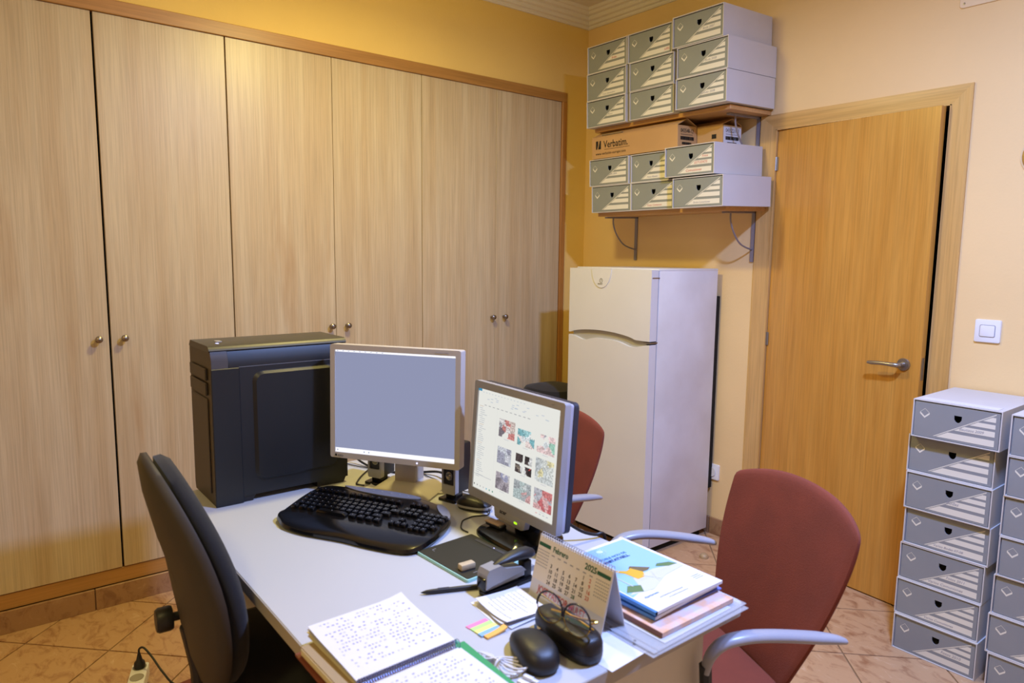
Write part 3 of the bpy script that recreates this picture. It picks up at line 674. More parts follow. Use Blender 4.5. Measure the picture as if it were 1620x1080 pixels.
# ---------------- silver monitor (photo thumbnails)
yawA = -.03; tA = .071
ma = empty('monitor', (1.832, -1.975, TZ), yawA, 'silver framed monitor on a black foot, showing rows of photo thumbnails', 'monitor')
nA = Vector((math.sin(yawA), -math.cos(yawA), 0)); rA = Vector((math.cos(yawA), math.sin(yawA), 0))
dC = Vector((1.813, -1.980, .958))-Vector((1.832, -1.975, TZ)); la = Vector((dC.dot(rA), -dC.dot(nA), dC.z))
TA = Matrix.Translation(la) @ Matrix.Rotation(-tA, 4, 'X')
frame(ma, .338, .270, .016, .016, .019, .024, .014, M['silver'], TA, .007)
obj('chin', B().prism([(-.062, -.158), (.072, -.158), (.066, -.181), (.056, -.185), (-.046, -.185), (-.056, -.181)], -.012, .0045, TA @ FV, bev=.001), ma, mats=M['silver'])
obj('side_rim', B().prism(rrect(.364, .306, .008, 3, 0, -.003), -.026, -.014, TA @ FV), ma, mats=mat('pale_silver_rim', 'b8b8c8', .3, metal=.3))
b = B(); b.rings([[TA @ FV @ Vector((x, y, z)) for x, y in rrect(w, h, .012, 3, 0, -.003)] for w, h, z in ((.368, .311, -.026), (.368, .311, -.040), (.33, .27, -.052), (.2, .16, -.062))])
obj('back_shell', b, ma, mats=mat('navy_black_shell', '2a2c38', .45))
PA = lambda x, z, d=0: TA @ FV @ Vector((x, z, d))
b = B(); b.poly([PA(-.169, -.135), PA(.169, -.135), PA(.169, .135), PA(-.169, .135)]); scA = obj('screen', b, ma, mats=M['scr2w'], smooth=0)
# screen picture: coloured cells with a colour attribute
cells = []
def cell(x0, z0, x1, z1, c): cells.append((x0, z0, x1, z1, c))
rr = random.Random(11)
GX = lambda u: -.169+.338*u
GZ = lambda v: .135-.270*v
cell(GX(0), GZ(0), GX(.045), GZ(.028), (.25, .55, .7))
for k in range(14): cell(GX(.06+k*.04), GZ(.030), GX(.06+k*.04+.018), GZ(.036), (.75, .78, .82))
for k in range(20):
    u = .10+rr.random()*.75; v = .06+.06*rr.random(); cell(GX(u), GZ(v), GX(u+.03), GZ(v+.006), (.72, .76, .82))
for k in range(11): cell(GX(.09+k*.055), GZ(.152), GX(.09+k*.055+.03), GZ(.158), (.6, .6, .62))
for k in range(36):
    ind = .02+.02*rr.random(); cell(GX(ind), GZ(.17+k*.020), GX(ind+.04+.06*rr.random()), GZ(.175+k*.020), (.70, .72, .75) if k % 9 else (.8, .72, .66))
cell(GX(0), GZ(.853), GX(.24), GZ(.862), (.80, .80, .80)); cell(GX(.262), GZ(.17), GX(.2645), GZ(.93), (.86, .86, .86))
pal = [[(.85, .82, .82), (.75, .35, .33), (.3, .25, .3), (.8, .7, .66), (.7, .72, .75)],
       [(.5, .75, .78), (.3, .6, .65), (.85, .88, .9), (.6, .65, .75), (.9, .8, .78)],
       [(.25, .25, .6), (.85, .88, .9), (.5, .75, .65), (.9, .75, .75), (.6, .6, .7)],
       [(.62, .65, .78), (.75, .77, .82), (.5, .5, .6), (.85, .85, .9), (.7, .7, .75)],
       [(.15, .12, .12), (.8, .25, .25), (.85, .85, .85), (.5, .45, .4), (.25, .2, .2)],
       [(.2, .18, .2), (.75, .78, .78), (.8, .82, .8), (.85, .8, .55), (.65, .68, .7)],
       [(.55, .5, .55), (.35, .3, .35), (.8, .78, .8), (.7, .65, .68), (.5, .5, .65)],
       [(.6, .68, .68), (.75, .78, .78), (.75, .5, .5), (.85, .8, .8), (.55, .58, .6)],
       [(.75, .3, .3), (.85, .6, .6), (.65, .65, .7), (.8, .75, .75), (.7, .2, .22)]]
TP = [(.30, .235, .50, .405), (.535, .27, .735, .42), (.765, .255, .96, .42), (.30, .50, .475, .66), (.53, .50, .725, .675), (.765, .47, .965, .68), (.30, .745, .475, .91), (.53, .745, .735, .915), (.77, .74, .97, .925)]
for q, (a, c, d, e) in enumerate(TP):
    nu, nv = 18, 16
    C0 = [(rr.random(), rr.random(), pal[q][rr.randrange(5)]) for _ in range(12)]
    for i in range(nu):
        for j in range(nv):
            fu, fv = (i+.5)/nu, (j+.5)/nv
            if q == 4 and (abs(fu-.5) < .04 or abs(fv-.5) < .04): continue
            bst = min(C0, key=lambda k: (k[0]-fu)**2*1.6+(k[1]-fv)**2+.02*rr.random())
            if q < 3 and (bst[0]+bst[1]*.7) % .5 < .14: continue
            u0 = a+(d-a)*i/nu; v0 = c+(e-c)*j/nv; f = .82+.3*rr.random(); lw = .12 if q == 4 else .34
            cell(GX(u0), GZ(v0), GX(u0+(d-a)/nu), GZ(v0+(e-c)/nv), tuple(min(1, (x*(1-lw)+.84*lw)*f) for x in bst[2]))
    cell(GX((a+d)/2-.03), GZ(e+.012), GX((a+d)/2+.03), GZ(e+.018), (.8, .8, .82))
for k, c in enumerate(((.2, .2, .2), (.6, .6, .6), (.7, .7, .7), (.75, .75, .75), (.4, .7, .8), (.2, .6, .5), (.1, .5, .4))): cell(GX(.012+k*.042), GZ(.955), GX(.024+k*.042), GZ(.97), c)
for k in range(4): cell(GX(.80+k*.04), GZ(.958), GX(.82+k*.04), GZ(.965), (.85, .6, .6) if k == 0 else (.7, .7, .75))
vs = []; fc = []
for x0_, z0_, x1_, z1_, c in cells:
    k = len(vs); vs += [PA(x0_, z0_, .0006), PA(x1_, z0_, .0006), PA(x1_, z1_, .0006), PA(x0_, z1_, .0006)]; fc.append((k, k+1, k+2, k+3))
mm = bpy.data.meshes.new('screen_picture'); mm.from_pydata([tuple(v) for v in vs], [], fc)
at = mm.color_attributes.new('Col', 'FLOAT_COLOR', 'CORNER')
for k, (_, _, _, _, c) in enumerate(cells):
    for j in range(4): at.data[4*k+j].color = lin(c)
pm = bpy.data.materials.new('screen_picture'); pm.use_nodes = True; nt = pm.node_tree; nt.nodes.remove(nt.nodes['Principled BSDF'])
e = nt.nodes.new('ShaderNodeEmission'); a = nt.nodes.new('ShaderNodeVertexColor'); a.layer_name = 'Col'; nt.links.new(a.outputs[0], e.inputs[0]); nt.links.new(e.outputs[0], nt.nodes['Material Output'].inputs[0])
mm.materials.append(pm); obj('screen_picture', mm, scA)['kind'] = 'stuff'
RtA = (PI/2-tA, 0, 0)
text('acer', .0165, M['darkgrey'], ma, tuple(PA(-.036, -.1665, .0048)), RtA, bold=.0005, shear=.2); text('acer', .006, M['greyink'], ma, tuple(PA(.137, .1425, .0046)), RtA)
obj('power_button', B().prism(rrect(.022, .011, .004, 3, .040, -.174), .004, .0062, TA @ FV, bev=.001), ma, mats=M['silver'])
obj('power_led', B().prism(rrect(.012, .005, .002, 3, .035, -.172), .006, .0068, TA @ FV), ma, mats=M['led_g'])
for k in range(4): obj('menu_button', B().prism(rrect(.013, .003, .001, 2, -.047+.017*k, -.176), .004, .0052, TA @ FV), ma, mats=M['silver'])
obj('stand_neck', B().box((-.030, .005, .012), (.034, .045, .16), .008, 3), ma, mats=M['blackgloss'])
b = B(); b.rings([[Vector((x, y, z)) for x, y in catmull([(-.095*k, -.055*k), (-.06*k, -.082*k), (.05*k, -.086*k), (.095*k, -.072*k), (.10*k, .02), (.07*k, .085*k), (-.06*k, .085*k), (-.10*k, .02)], 4)] for k, z in ((1, 0), (1, .008), (.94, .015), (.55, .020))])
obj('stand_foot', b, ma, mats=M['blackgloss'], smooth=40)

# ---------------- speakers
def speaker(loc, rz, label, first=None):
    if first is None:
        t = empty('desk_speaker', loc, rz, label, 'speaker', 'small black and silver desk speakers')
        obj('base', B().prism(rrect(.062, .075, .006, 3), 0, .008, bev=.002).box((-.018, -.018, .006), (.018, .02, .024), .003, 1), t, mats=M['blackgloss'])
        obj('cabinet', B().box((-.022, -.012, .02), (.022, .052, .165), .006, 2), t, mats=M['black'])
        obj('side_frame', B().prism(rrect(.050, .150, .006, 3, 0, .095), -.002, .014, Matrix.Translation((0, -.012, 0)) @ FV, holes=[rrect(.038, .108, .003, 2, 0, .101)]), t, mats=M['silver'])
        g = obj('front_grille', B().prism(rrect(.0385, .109, .003, 2, 0, .101), 0, .010, Matrix.Translation((0, -.012, 0)) @ FV), t, mats=M['black'])
        obj('driver_cone', B().lathe([(.0125, .0), (.0125, .0015), (.010, .002), (.007, .0005), (.003, .0035), (0, .004)], 18, Matrix.Translation((0, -.022, .073)) @ Mr), t, mats=M['steel'])
        return t
    t = copy_tree(first); t.location = loc; t.rotation_euler = (0, 0, rz); t['label'] = label; return t
s1 = speaker((1.236, -2.052, TZ), .45, 'small black and silver speaker behind the lavender-screen monitor, nearest the tower')
speaker((1.500, -1.950, TZ), .30, 'small black and silver speaker between the two monitors', s1)

# ---------------- keyboard
KO = Vector((1.52, -2.24, TZ)); KR = .5053
kb_ = empty('keyboard', KO, KR, 'black ergonomic keyboard with palm rest and grey shortcut strip', 'keyboard')
ko = [(-.195, -.108), (-.222, -.085), (-.232, -.035), (-.240, .045), (-.235, .100), (-.215, .128), (-.175, .138), (0, .152), (.05, .145), (.11, .137), (.17, .110), (.21, .075), (.228, .03), (.233, -.05), (.228, -.105), (.195, -.137), (.10, -.142), (.02, -.136), (-.095, -.140), (-.165, -.127)]
oc = [(p.x, p.y) for p in catmull([Vector((x, y, 0)) for x, y in ko], 4)]
def kz(v):
    pts = [(-.145, .012), (-.12, .019), (-.07, .024), (-.05, .021), (.10, .036), (.16, .034)]
    for (a, za), (b_, zb) in zip(pts, pts[1:]):
        if v <= b_: return za+(zb-za)*max(0, (v-a))/(b_-a)
    return pts[-1][1]
def shrink(k): return [(x*k, y*k-.0*(1-k)) for x, y in oc]
b = B(); b.rings([[Vector((x, y, 0)) for x, y in shrink(.97)], [Vector((x, y, kz(y)*.45)) for x, y in oc], [Vector((x, y, kz(y)*.9)) for x, y in shrink(.985)]], cap=(True, False))
# top surface as concentric rings
V0 = None
b.rings([[Vector((x*k, y*k, kz(y*k)*(.9 if k > .97 else 1))) for x, y in oc] for k in (.985, .95, .8, .6, .4, .2, .02)], cap=(False, True))
obj('case', b, kb_, mats=M['blackgloss'], smooth=50)
# grey strip at the back and grey corner patch
def patch(pts, dz, m, name):
    pp = [(p.x, p.y) for p in catmull([Vector((x, y, 0)) for x, y in pts], 4)]
    b = B(); b.rings([[Vector((x, y, kz(y)-.003)) for x, y in pp], [Vector((x, y, kz(y)+dz)) for x, y in pp]]); return obj(name, b, kb_, mats=m, smooth=40)
patch([(-.165, .139), (-.12, .145), (0, .151), (.075, .143), (.083, .130), (.05, .116), (-.02, .110), (-.10, .114), (-.15, .128)], .0022, M['grey'], 'shortcut_strip')
patch([(.168, .110), (.205, .078), (.222, .048), (.205, .050), (.175, .075), (.155, .104)], .0022, M['grey'], 'corner_patch')
b = B()
for k in range(7): b.lathe([(.0022, 0), (.0022, .002), (0, .0024)], 8, Matrix.Translation((-.125+k*.029, .131+.004*math.sin(k*.5), kz(.13)+.001)))
obj('shortcut_buttons', b, kb_, mats=M['silver'])
key_cache = {}
def key(u, v, w=.0165, h=.0155):
    kk = round(w, 4)
    if kk not in key_cache:
        b = B(); b.rings([[Vector((x, y, z)) for x, y in rrect(w*s, h*s, .002, 2)] for s, z in ((1, 0), (.96, .004), (.80, .0085))])
        b.mi = 1; b.poly([(-.0025, .001, .0087), (-.0003, .001, .0087), (-.0003, .0034, .0087), (-.0025, .0034, .0087)])
        key_cache[kk] = b.mesh('key', [M['blackgloss'], M['grey']], 30)
    sl = (kz(v+.01)-kz(v-.01))/.02
    obj('key', key_cache[kk], kb_, (u, v, kz(v)+.0002), (math.atan(sl), 0, 0))
pit = .0192
L0 = -.222
for r, v in enumerate((.046, .027, .008, -.011)):
    off = (.0, .006, .009, .014)[r]; n = (15, 14, 13, 12)[r]
    for i in range(n): key(L0+.010+off+i*pit, v)
    if r > 0: key(L0+.010+off+n*pit+.010-.0*r, v, .030)
for i in range(13): key(L0+.012+i*.0215+(.006 if i > 4 else 0), .078)
for u, w in ((-.205, .022), (-.178, .022), (-.151, .022), (-.085, .095), (-.020, .022), (.006, .022), (.032, .022), (.056, .020)): key(u, -.031, w)
for r, v in enumerate((.078, .046, .027)):
    for i in range(3): key(.098+i*.0185, v)
key(.1165, -.010); 
for i in range(3): key(.098+i*.0185, -.030)
for r, v in enumerate((.040, .021, .002, -.017, -.036)):
    for i in range(4 if r in (0, 1, 3) else 3): key(.160+i*.0175, v-.003)

# ---------------- mice
def mouse(name, loc, rz, label, L=.125, Wd=.065, H=.04, side=None):
    t = empty(name, loc, rz, label, 'mouse')
    def ring(z, k, lift=0):
        out = []
        for a in [2*PI*i/32 for i in range(32)]:
            c, s_ = math.cos(a), math.sin(a); x = L/2*k*math.copysign(abs(c)**.8, c); y = Wd/2*k*math.copysign(abs(s_)**.8, s_)*(1-.10*(x/(L/2)))
            out.append(Vector((x, y, z)))
        return out
    def shell(zk, kk):
        r = ring(0, kk)
        return [Vector((p.x, p.y, zk*H*(1-.28*((p.x/(L/2)+.25)**2)*.9))) for p in r]
    obj('body', B().rings([ring(0, .90), ring(.006, .97), shell(.45, 1), shell(.75, .93), shell(.92, .76), shell(.985, .5), shell(1, .2)]), t, mats=M['black'], smooth=60)
    obj('scroll_wheel', B().lathe([(.006, -.0035), (.010, -.002), (.010, .002), (.006, .0035)], 16, Matrix.Translation((L*.27, 0, H*.46)) @ Matrix.Rotation(PI/2, 4, 'X')), t, mats=M['darkgrey'])
    b = B(); b.box((L*.12, -.0006, H*.4), (L*.42, .0006, H*.62)); obj('button_split', b, t, mats=M['dark'], smooth=0)
    if side: obj('side_grip', B().rings([[Vector((p.x, p.y*1.02, p.z)) for p in ring(.008, 1.0)], [Vector((p.x, p.y*1.01, p.z)) for p in ring(.014, 1.01)]]), t, mats=side)
    return t
m2 = mouse('computer_mouse', (2.262, -2.290, TZ), PI-.28, 'large black wireless mouse beside the glasses case', .132, .070, .042)
obj('side_button', B().box((-.005, -.036, .022), (.018, -.030, .027), .002, 1).box((.022, -.036, .021), (.042, -.029, .026), .002, 1), m2, mats=M['blackgloss'])
m2.children[0]
obj('logo', B().poly([(-.035, -.006, .0382), (-.030, -.006, .0384), (-.026, .0, .0388), (-.030, .006, .0388), (-.034, .004, .0386), (-.031, 0, .0388)]), m2, mats=M['silver'], smooth=0)
mouse('computer_mouse', (1.603, -1.950, TZ), .45, 'small black wired mouse behind the silver monitor', .105, .058, .035, side=M['silver'])
def cable(pts, r, m, label, name='cable', n=6):
    o = obj(name, B().tube(catmull(pts, n, False), r, 8), None, mats=m); tag(o, label, 'cable'); return o
Zc = TZ+.0024
cable([(1.650, -1.935, TZ+.012), (1.668, -1.950, Zc), (1.655, -1.985, Zc), (1.655, -2.005, Zc), (1.660, -2.026, Zc), (1.673, -2.041, Zc), (1.705, -2.0635, Zc), (1.735, -2.0635, Zc)], .0017, M['black'], 'thin black mouse cable looping towards the drawing tablet')

# ---------------- drawing tablet, stylus, eraser, stapler
tb = empty('drawing_tablet', (1.859, -2.145, TZ), .057, 'thin black drawing tablet with a mint green rim', 'tablet')
obj('rim', B().prism(rrect(.195, .166, .006, 3), 0, .007, bev=.0015), tb, mats=M['mint'])
obj('surface', B().prism(rrect(.189, .160, .004, 3), .007, .0082), tb, mats=mat('dark_tablet_surface', '161614', .6, bump=.1, bscale=900))
obj('active_area_marks', B().box((-.08, -.052, .0082), (-.078, -.04, .0084)).box((-.08, -.052, .0082), (-.068, -.0505, .0084)).box((.078, -.052, .0082), (.08, -.04, .0084)).box((.07, .036, .0082), (.082, .0375, .0084)), tb, mats=M['grey'], smooth=0)
obj('key_strip', B().prism(rrect(.12, .010, .003, 3, 0, .066), .0082, .009), tb, mats=M['darkgrey'])
obj('indicator', B().prism(rrect(.003, .003, .001, 2, .01, .066), .009, .0094), tb, mats=M['led_b'])
st = empty('stylus_pen', (1.978, -2.256, TZ+.0055), math.atan2(.122, .053), 'black stylus pen lying with its tip towards the notebook', 'pen')
obj('barrel', B().lathe([(.0008, -.080), (.0012, -.079), (.0042, -.068), (.0050, -.055), (.0054, .04), (.0046, .075), (.002, .079), (0, .0795)], 14, Matrix.Rotation(PI/2, 4, 'Y')), st, mats=M['black'])
obj('side_switch', B().box((-.045, -.0015, .004), (-.020, .0015, .0062), .0006, 1), st, mats=M['darkgrey'])
er = empty('eraser', (1.915, -2.192, TZ+.0084), -.05+PI/2, 'stubby pale beige eraser lying on the black drawing tablet', 'eraser')
obj('body', B().box((-.0185, -.0095, 0), (.0185, .0095, .014), .003, 2), er, mats=M['cork'])
obj('torn_end', B().box((.016, -.005, .001), (.021, .004, .007), .002, 1), er, mats=M['cream'])
sp = empty('stapler', (2.022, -2.165, TZ), PI/2+.05, 'grey and black stapler standing between the tablet and the notes', 'stapler')
Xz = Matrix(((1, 0, 0, 0), (0, 0, 1, 0), (0, 1, 0, 0), (0, 0, 0, 1)))
obj('base', B().prism(rrect(.135, .034, .012, 4, .002, 0), 0, .010, bev=.003), sp, mats=M['blackgloss'])
obj('magazine', B().prism([(-.060, .012), (.075, .018), (.075, .030), (-.060, .030)], -.010, .010, Xz), sp, mats=M['silver'], smooth=0)
obj('head', B().prism([(-.066, .018), (-.064, .048), (-.058, .058), (-.026, .060), (-.012, .050), (.035, .040), (.045, .030), (-.05, .022)], -.016, .016, Xz, bev=.0), sp, mats=mat('stapler_grey', '8c8a8a', .4), smooth=0)
obj('jaw', B().box((-.069, -.013, .012), (-.060, .013, .040), .003, 2), sp, mats=M['blackgloss'])
b = B(); b.rings([[Vector((x, w*math.cos(a), z+h*math.sin(a))) for a in [2*PI*i/16 for i in range(16)]] for x, z, w, h in ((-.034, .058, .004, .002), (-.018, .061, .011, .005), (.005, .063, .015, .009), (.035, .063, .017, .012), (.062, .060, .017, .013), (.076, .057, .011, .009), (.081, .056, .002, .002))])
obj('handle', b, sp, mats=M['black'], smooth=60)
obj('rear_pivot', B().box((.044, -.011, .008), (.066, .011, .046), .003, 2), sp, mats=M['black'])

# usb stick on the monitor foot
us = empty('usb_stick', (1.782, -2.008, TZ+.0200), .1, 'small beige and black usb stick lying on the monitor foot', 'usb stick')
obj('body', B().box((-.030, -.012, 0), (.026, .012, .008), .003, 2), us, mats=M['black'])
obj('cover', B().box((-.034, -.0125, .006), (.020, .0125, .011), .002, 1), us, mats=mat('brown_usb_cover', '8c7466', .4))

# ---------------- desk calendar
cl = empty('desk_calendar', (2.188, -2.118, TZ), -.02, 'tent-shaped spiral desk calendar open at February 2025', 'calendar')
CW, CH, CDp = .214, .128, .032
def tent(z, s, off=0): return s*(CDp*(1-z/CH)+off)
an = math.atan2(CDp, CH)
def panel(s, z0, z1, thick, off, m, name, w=CW):
    b = B(); b.prism([(-w/2, z0), (w/2, z0), (w/2, z1), (-w/2, z1)], 0, thick, Matrix(((1, 0, 0, 0), (0, 0, -1, 0), (0, 1, 0, 0), (0, 0, 0, 1))))
    o = obj(name, b, cl, (0, s*(CDp+off), 0), (-an if s < 0 else an, 0, 0), mats=m, smooth=0); return o
fp = panel(-1, 0, CH*1.02, .0012, .0006, M['cream'] if False else M['paper'], 'front_board')
panel(1, 0, CH*1.02, .0012, .0006, M['paper'], 'back_board')
obj('foot_board', B().box((-CW/2, -CDp, 0), (CW/2, CDp, .001)), cl, mats=M['paper'], smooth=0)
pg = obj('page', B().prism([(-CW/2+.002, .040), (CW/2-.002, .040), (CW/2-.002, CH*1.0), (-CW/2+.002, CH*1.0)], 0, .0012, Matrix(((1, 0, 0, 0), (0, 0, -1, 0), (0, 1, 0, 0), (0, 0, 0, 1)))), cl, (0, -CDp-.0020, 0), (-an, 0, 0), mats=M['cream'], smooth=0)
pg.data.materials[0] = mat('warm_white_page', 'e6ded6', .7)
def ct(t, x, z, s, m, **k): text(t, s, m, pg, (x, -.0014, z), UPR, **k)
ct('Febrero', -.060, .108, .0155, M['calgreen'], bold=.0004, sx=.9); ct('2025', .034, .108, .0165, M['calgreen'], bold=.0005)
days = [[0, 0, 0, 0, 0, 1, 2], [3, 4, 5, 6, 7, 8, 9], [10, 11, 12, 13, 14, 15, 16], [17, 18, 19, 20, 21, 22, 23], [24, 25, 26, 27, 28, 0, 0]]
for r, row in enumerate(days):
    for c, d in enumerate(row):
        if d: ct(str(d), -.056+.0185*c, .087-.0112*r, .0108, M['redink'] if c == 6 else (M['calgreen'] if d == 28 else M['ink']), align='CENTER', bold=.0002)
b = B()
for c in range(7): b.box((-.061+.0185*c, -.0014, .099), (-.052+.0185*c, -.0010, .1015))
for sx in (-1, 1):
    for r in range(6):
        for c in range(7): b.box((sx*.086-.017+c*.0052, -.0014, .100-r*.0062), (sx*.086-.017+c*.0052+.003, -.0010, .1022-r*.0062))
obj('small_print', b, pg, mats=M['greyink'], smooth=0)
obj('header_block', B().box((-.104, -.0014, .109), (-.068, -.0010, .1165)).box((.068, -.0014, .109), (.104, -.0010, .1165)), pg, mats=M['calgreen'], smooth=0)
text('JOSE PASTOR MULET', .0205, M['redink'], fp, (-.082, -.0026, .018), UPR, bold=.0002, sx=.74)
b = B()
for k in range(30):
    x = -CW/2+.006+k*(CW-.012)/29; b.tube([(x, .005*math.cos(a), CH-.001+.0055*math.sin(a)) for a in [2*PI*i/10 for i in range(11)]], .0007, 5)
obj('spiral', b, cl, mats=M['silver'])

# ---------------- glasses case and glasses
gc = empty('glasses_case', (2.268, -2.212, TZ), -.10, 'black hard glasses case with a small coloured tag', 'glasses case')
def se(L, Wd, z, p=3.0): return [Vector((L/2*math.copysign(abs(math.cos(a))**(2/p), math.cos(a)), Wd/2*math.copysign(abs(math.sin(a))**(2/p), math.sin(a)), z)) for a in [2*PI*i/40 for i in range(40)]]
obj('base', B().rings([se(.148, .056, 0), se(.158, .064, .004), se(.162, .067, .012), se(.163, .068, .021)]), gc, mats=mat('black_leatherette', '131318', .4, bump=.2, bscale=700), smooth=60)
obj('lid', B().rings([se(.163, .068, .0216), se(.162, .067, .034), se(.156, .062, .042), se(.142, .050, .0465), se(.09, .028, .0475)]), gc, mats=bpy.data.materials['black_leatherette'], smooth=60)
tg = obj('tag', B().box((-.058, -.0345, .012), (-.049, -.0335, .022)), gc, mats=mat('blue_tag', '3a6ac8', .5), smooth=0)
obj('tag', B().box((-.049, -.0345, .012), (-.040, -.0335, .022)), gc, mats=mat('white_tag', 'e8e0d8', .5), smooth=0)
obj('tag', B().box((-.040, -.0347, .012), (-.033, -.0335, .022)), gc, mats=mat('orange_tag', 'd08a60', .5), smooth=0)
gl = empty('eyeglasses', (2.279, -2.224, TZ+.0478), .10, 'round metal eyeglasses with dark upper rims resting on the black case', 'glasses')
lr = .0285
for s_ in (-1, 1):
    c = Vector((s_*.0325, -.012, .0245))
    ringp = [c+Vector((lr*1.06*math.cos(a), .004*math.sin(a)+.008*(0), lr*.94*math.sin(a))) for a in [2*PI*i/32 for i in range(33)]]
    f_ = obj('rim', B().tube(ringp, .0011, 6), gl, mats=M['gold'])
    obj('brow_rim', B().tube([c+Vector((lr*1.08*math.cos(a), -.001+.004*math.sin(a), lr*.96*math.sin(a))) for a in [PI*(-.05)+PI*1.1*i/20 for i in range(21)]], .0019, 6), f_, mats=M['tort'])
    obj('lens', B().rings([[c+Vector((lr*1.04*math.cos(a), .004*math.sin(a)+d_, lr*.92*math.sin(a))) for a in [2*PI*i/28 for i in range(28)]] for d_ in (-.0006, .0006)]), f_, mats=M['lens'])
    x = s_*(.0325+lr*1.06)
    tp = catmull([(x, -.010, .030), (x+s_*.004, -.004, .031), (x+s_*.001, .003, .030), (s_*.02, .010, .016), (-s_*.03, .012, .008), (-s_*.05, .013, .004)], 5, False)
    obj('temple', B().tube(tp, [.0019]*4+[.0022]*(len(tp)-4), 6), gl, mats=M['gold'])
    obj('nose_pad', B().tube([(s_*.009, -.010, .018), (s_*.007, -.004, .014), (s_*.0075, -.003, .010)], .001, 6), gl, mats=M['gold'])
obj('bridge', B().tube(catmull([(-.0045, -.011, .031), (0, -.012, .033), (.0045, -.011, .031)], 4, False), .0013, 6), gl, mats=M['tort'])

# ---------------- notes, flags, white cable
def sheet(name, loc, w, h, rz, m, label, cat, curl=.0, lines=0, inkm=None, group=None, seed=1, thick=.0004):
    t = empty(name, loc, rz, label, cat, group)
    rr = random.Random(seed); ph = rr.uniform(0, 6)
    fz = lambda u, v: curl*(abs(u-.5)*2)**2.5*(.6+.4*math.sin(ph+3*v))+curl*.5*(abs(v-.5)*2)**3*(.5+.5*math.sin(ph+5*u))
    n = 10
    b = B(); top = [[(w*(i/n-.5), h*(j/n-.5), thick+fz(i/n, j/n)) for j in range(n+1)] for i in range(n+1)]
    b.grid(lambda u, v: (w*(u-.5), h*(v-.5), thick+fz(u, v)), n, n); b.grid(lambda u, v: (w*(.5-u), h*(v-.5), fz(1-u, v)), n, n)
    for u in (0, 1): b.grid(lambda a, c, u=u: (w*(u-.5), h*(a-.5), c*thick+fz(u, a)), n, 1)
    for v in (0, 1): b.grid(lambda a, c, v=v: (w*(a-.5), h*(v-.5), c*thick+fz(a, v)), n, 1)
    s_ = obj('sheet', b, t, mats=m, smooth=40)
    if lines:
        b = B()
        for k in range(lines):
            v = .85-.7*k/max(1, lines-1); u = .12+.1*rr.random(); end = .5+.4*rr.random()
            while u < end:
                du = .02+.05*rr.random(); z = thick+fz(u, v)+.0004; z2 = thick+fz(u+du, v)+.0004
                b.poly([(w*(u-.5), h*(v-.5), z), (w*(u+du-.5), h*(v-.5), z2), (w*(u+du-.5), h*(v-.5)+.0012, z2), (w*(u-.5), h*(v-.5)+.0012, z)]); u += du+.02
        obj('writing', b, s_, mats=inkm or M['greyink'], smooth=0)
    return t
G5 = 'loose note sheets in a pile by the stapler'
sheet('note_sheet', (2.098, -2.222, TZ+.0003), .118, .100, -.10, M['paper'], 'lowest white note sheet of the pile by the stapler', 'paper', .0, 0, group=G5, seed=1)
sheet('note_sheet', (2.108, -2.214, TZ+.0012), .116, .100, .02, M['paper'], 'second white note sheet of the pile, corner showing towards the calendar', 'paper', .002, 0, group=G5, seed=2)
sheet('note_sheet', (2.103, -2.216, TZ+.0045), .112, .100, -.16, M['paper'], 'third white note sheet of the pile, its edges curling up', 'paper', .003, 0, group=G5, seed=3)
sheet('note_sheet', (2.106, -2.213, TZ+.0085), .112, .104, -.05, M['paper'], 'topmost handwritten note sheet of the pile beside the calendar', 'paper', .004, 8, group=G5, seed=4)
fl = empty('index_flags', (2.136, -2.300, TZ), .05, 'strip of sticky index flags in pink, green, yellow, blue and orange', 'sticky flags')
for k, (m_, dy) in enumerate(((M['pink'], 0), (M['lime'], .001), (M['yel'], .001), (M['bluef'], 0), (M['orangef'], .004))):
    b = B(); y0 = -.025+dy; x0_ = -.031+.0125*k
    n = 6
    L_ = .048
    b.rings([[Vector((x0_, y0+L_*i/n, (.0015+.0006*k) + (.006*(i/n)**3 if k == 4 else 0))), Vector((x0_+.0122, y0+L_*i/n, (.0015+.0006*k)+(.005*(i/n)**3 if k == 4 else 0))), Vector((x0_+.0122, y0+L_*i/n, .0004+(.005*(i/n)**3 if k == 4 else 0))), Vector((x0_, y0+L_*i/n, .0004+(.006*(i/n)**3 if k == 4 else 0)))] for i in range(n+1)])
    obj('flag', b, fl, mats=m_, smooth=30)
wc = empty('charging_cable', (2.262, -2.353, TZ), .25, 'bundled white charging cable lying beside the large black mouse', 'cable')
for k in range(4):
    a0 = k*.35-.4; L1 = .034+.004*k
    pts = []
    for i in range(13):
        t_ = 2*PI*i/12; x = L1*math.cos(t_)*1.15-.012; y = .012*math.sin(2*t_)+.006*math.sin(t_)
        pts.append((x*math.cos(a0*.5)-y*math.sin(a0*.5), x*math.sin(a0*.5)+y*math.cos(a0*.5)+.003*k, .003+.003*k+.002*math.sin(3*t_)**2))
    obj('loop', B().tube(catmull(pts, 4, False), .0016, 6), wc, mats=M['white'])
obj('tie', B().tube([(-.008, -.006+.012*math.cos(a), .010+.010*math.sin(a)) for a in [2*PI*i/14 for i in range(15)]], .002, 6), wc, mats=M['white'])
obj('plug', B().box((.040, -.020, 0), (.062, -.010, .008), .002, 2).box((.062, -.0185, .002), (.072, -.0115, .006)), wc, mats=M['white'])
obj('plug', B().box((.038, -.001, 0), (.058, .008, .007), .002, 2).box((.058, .0, .002), (.068, .007, .005)), wc, mats=M['white'])

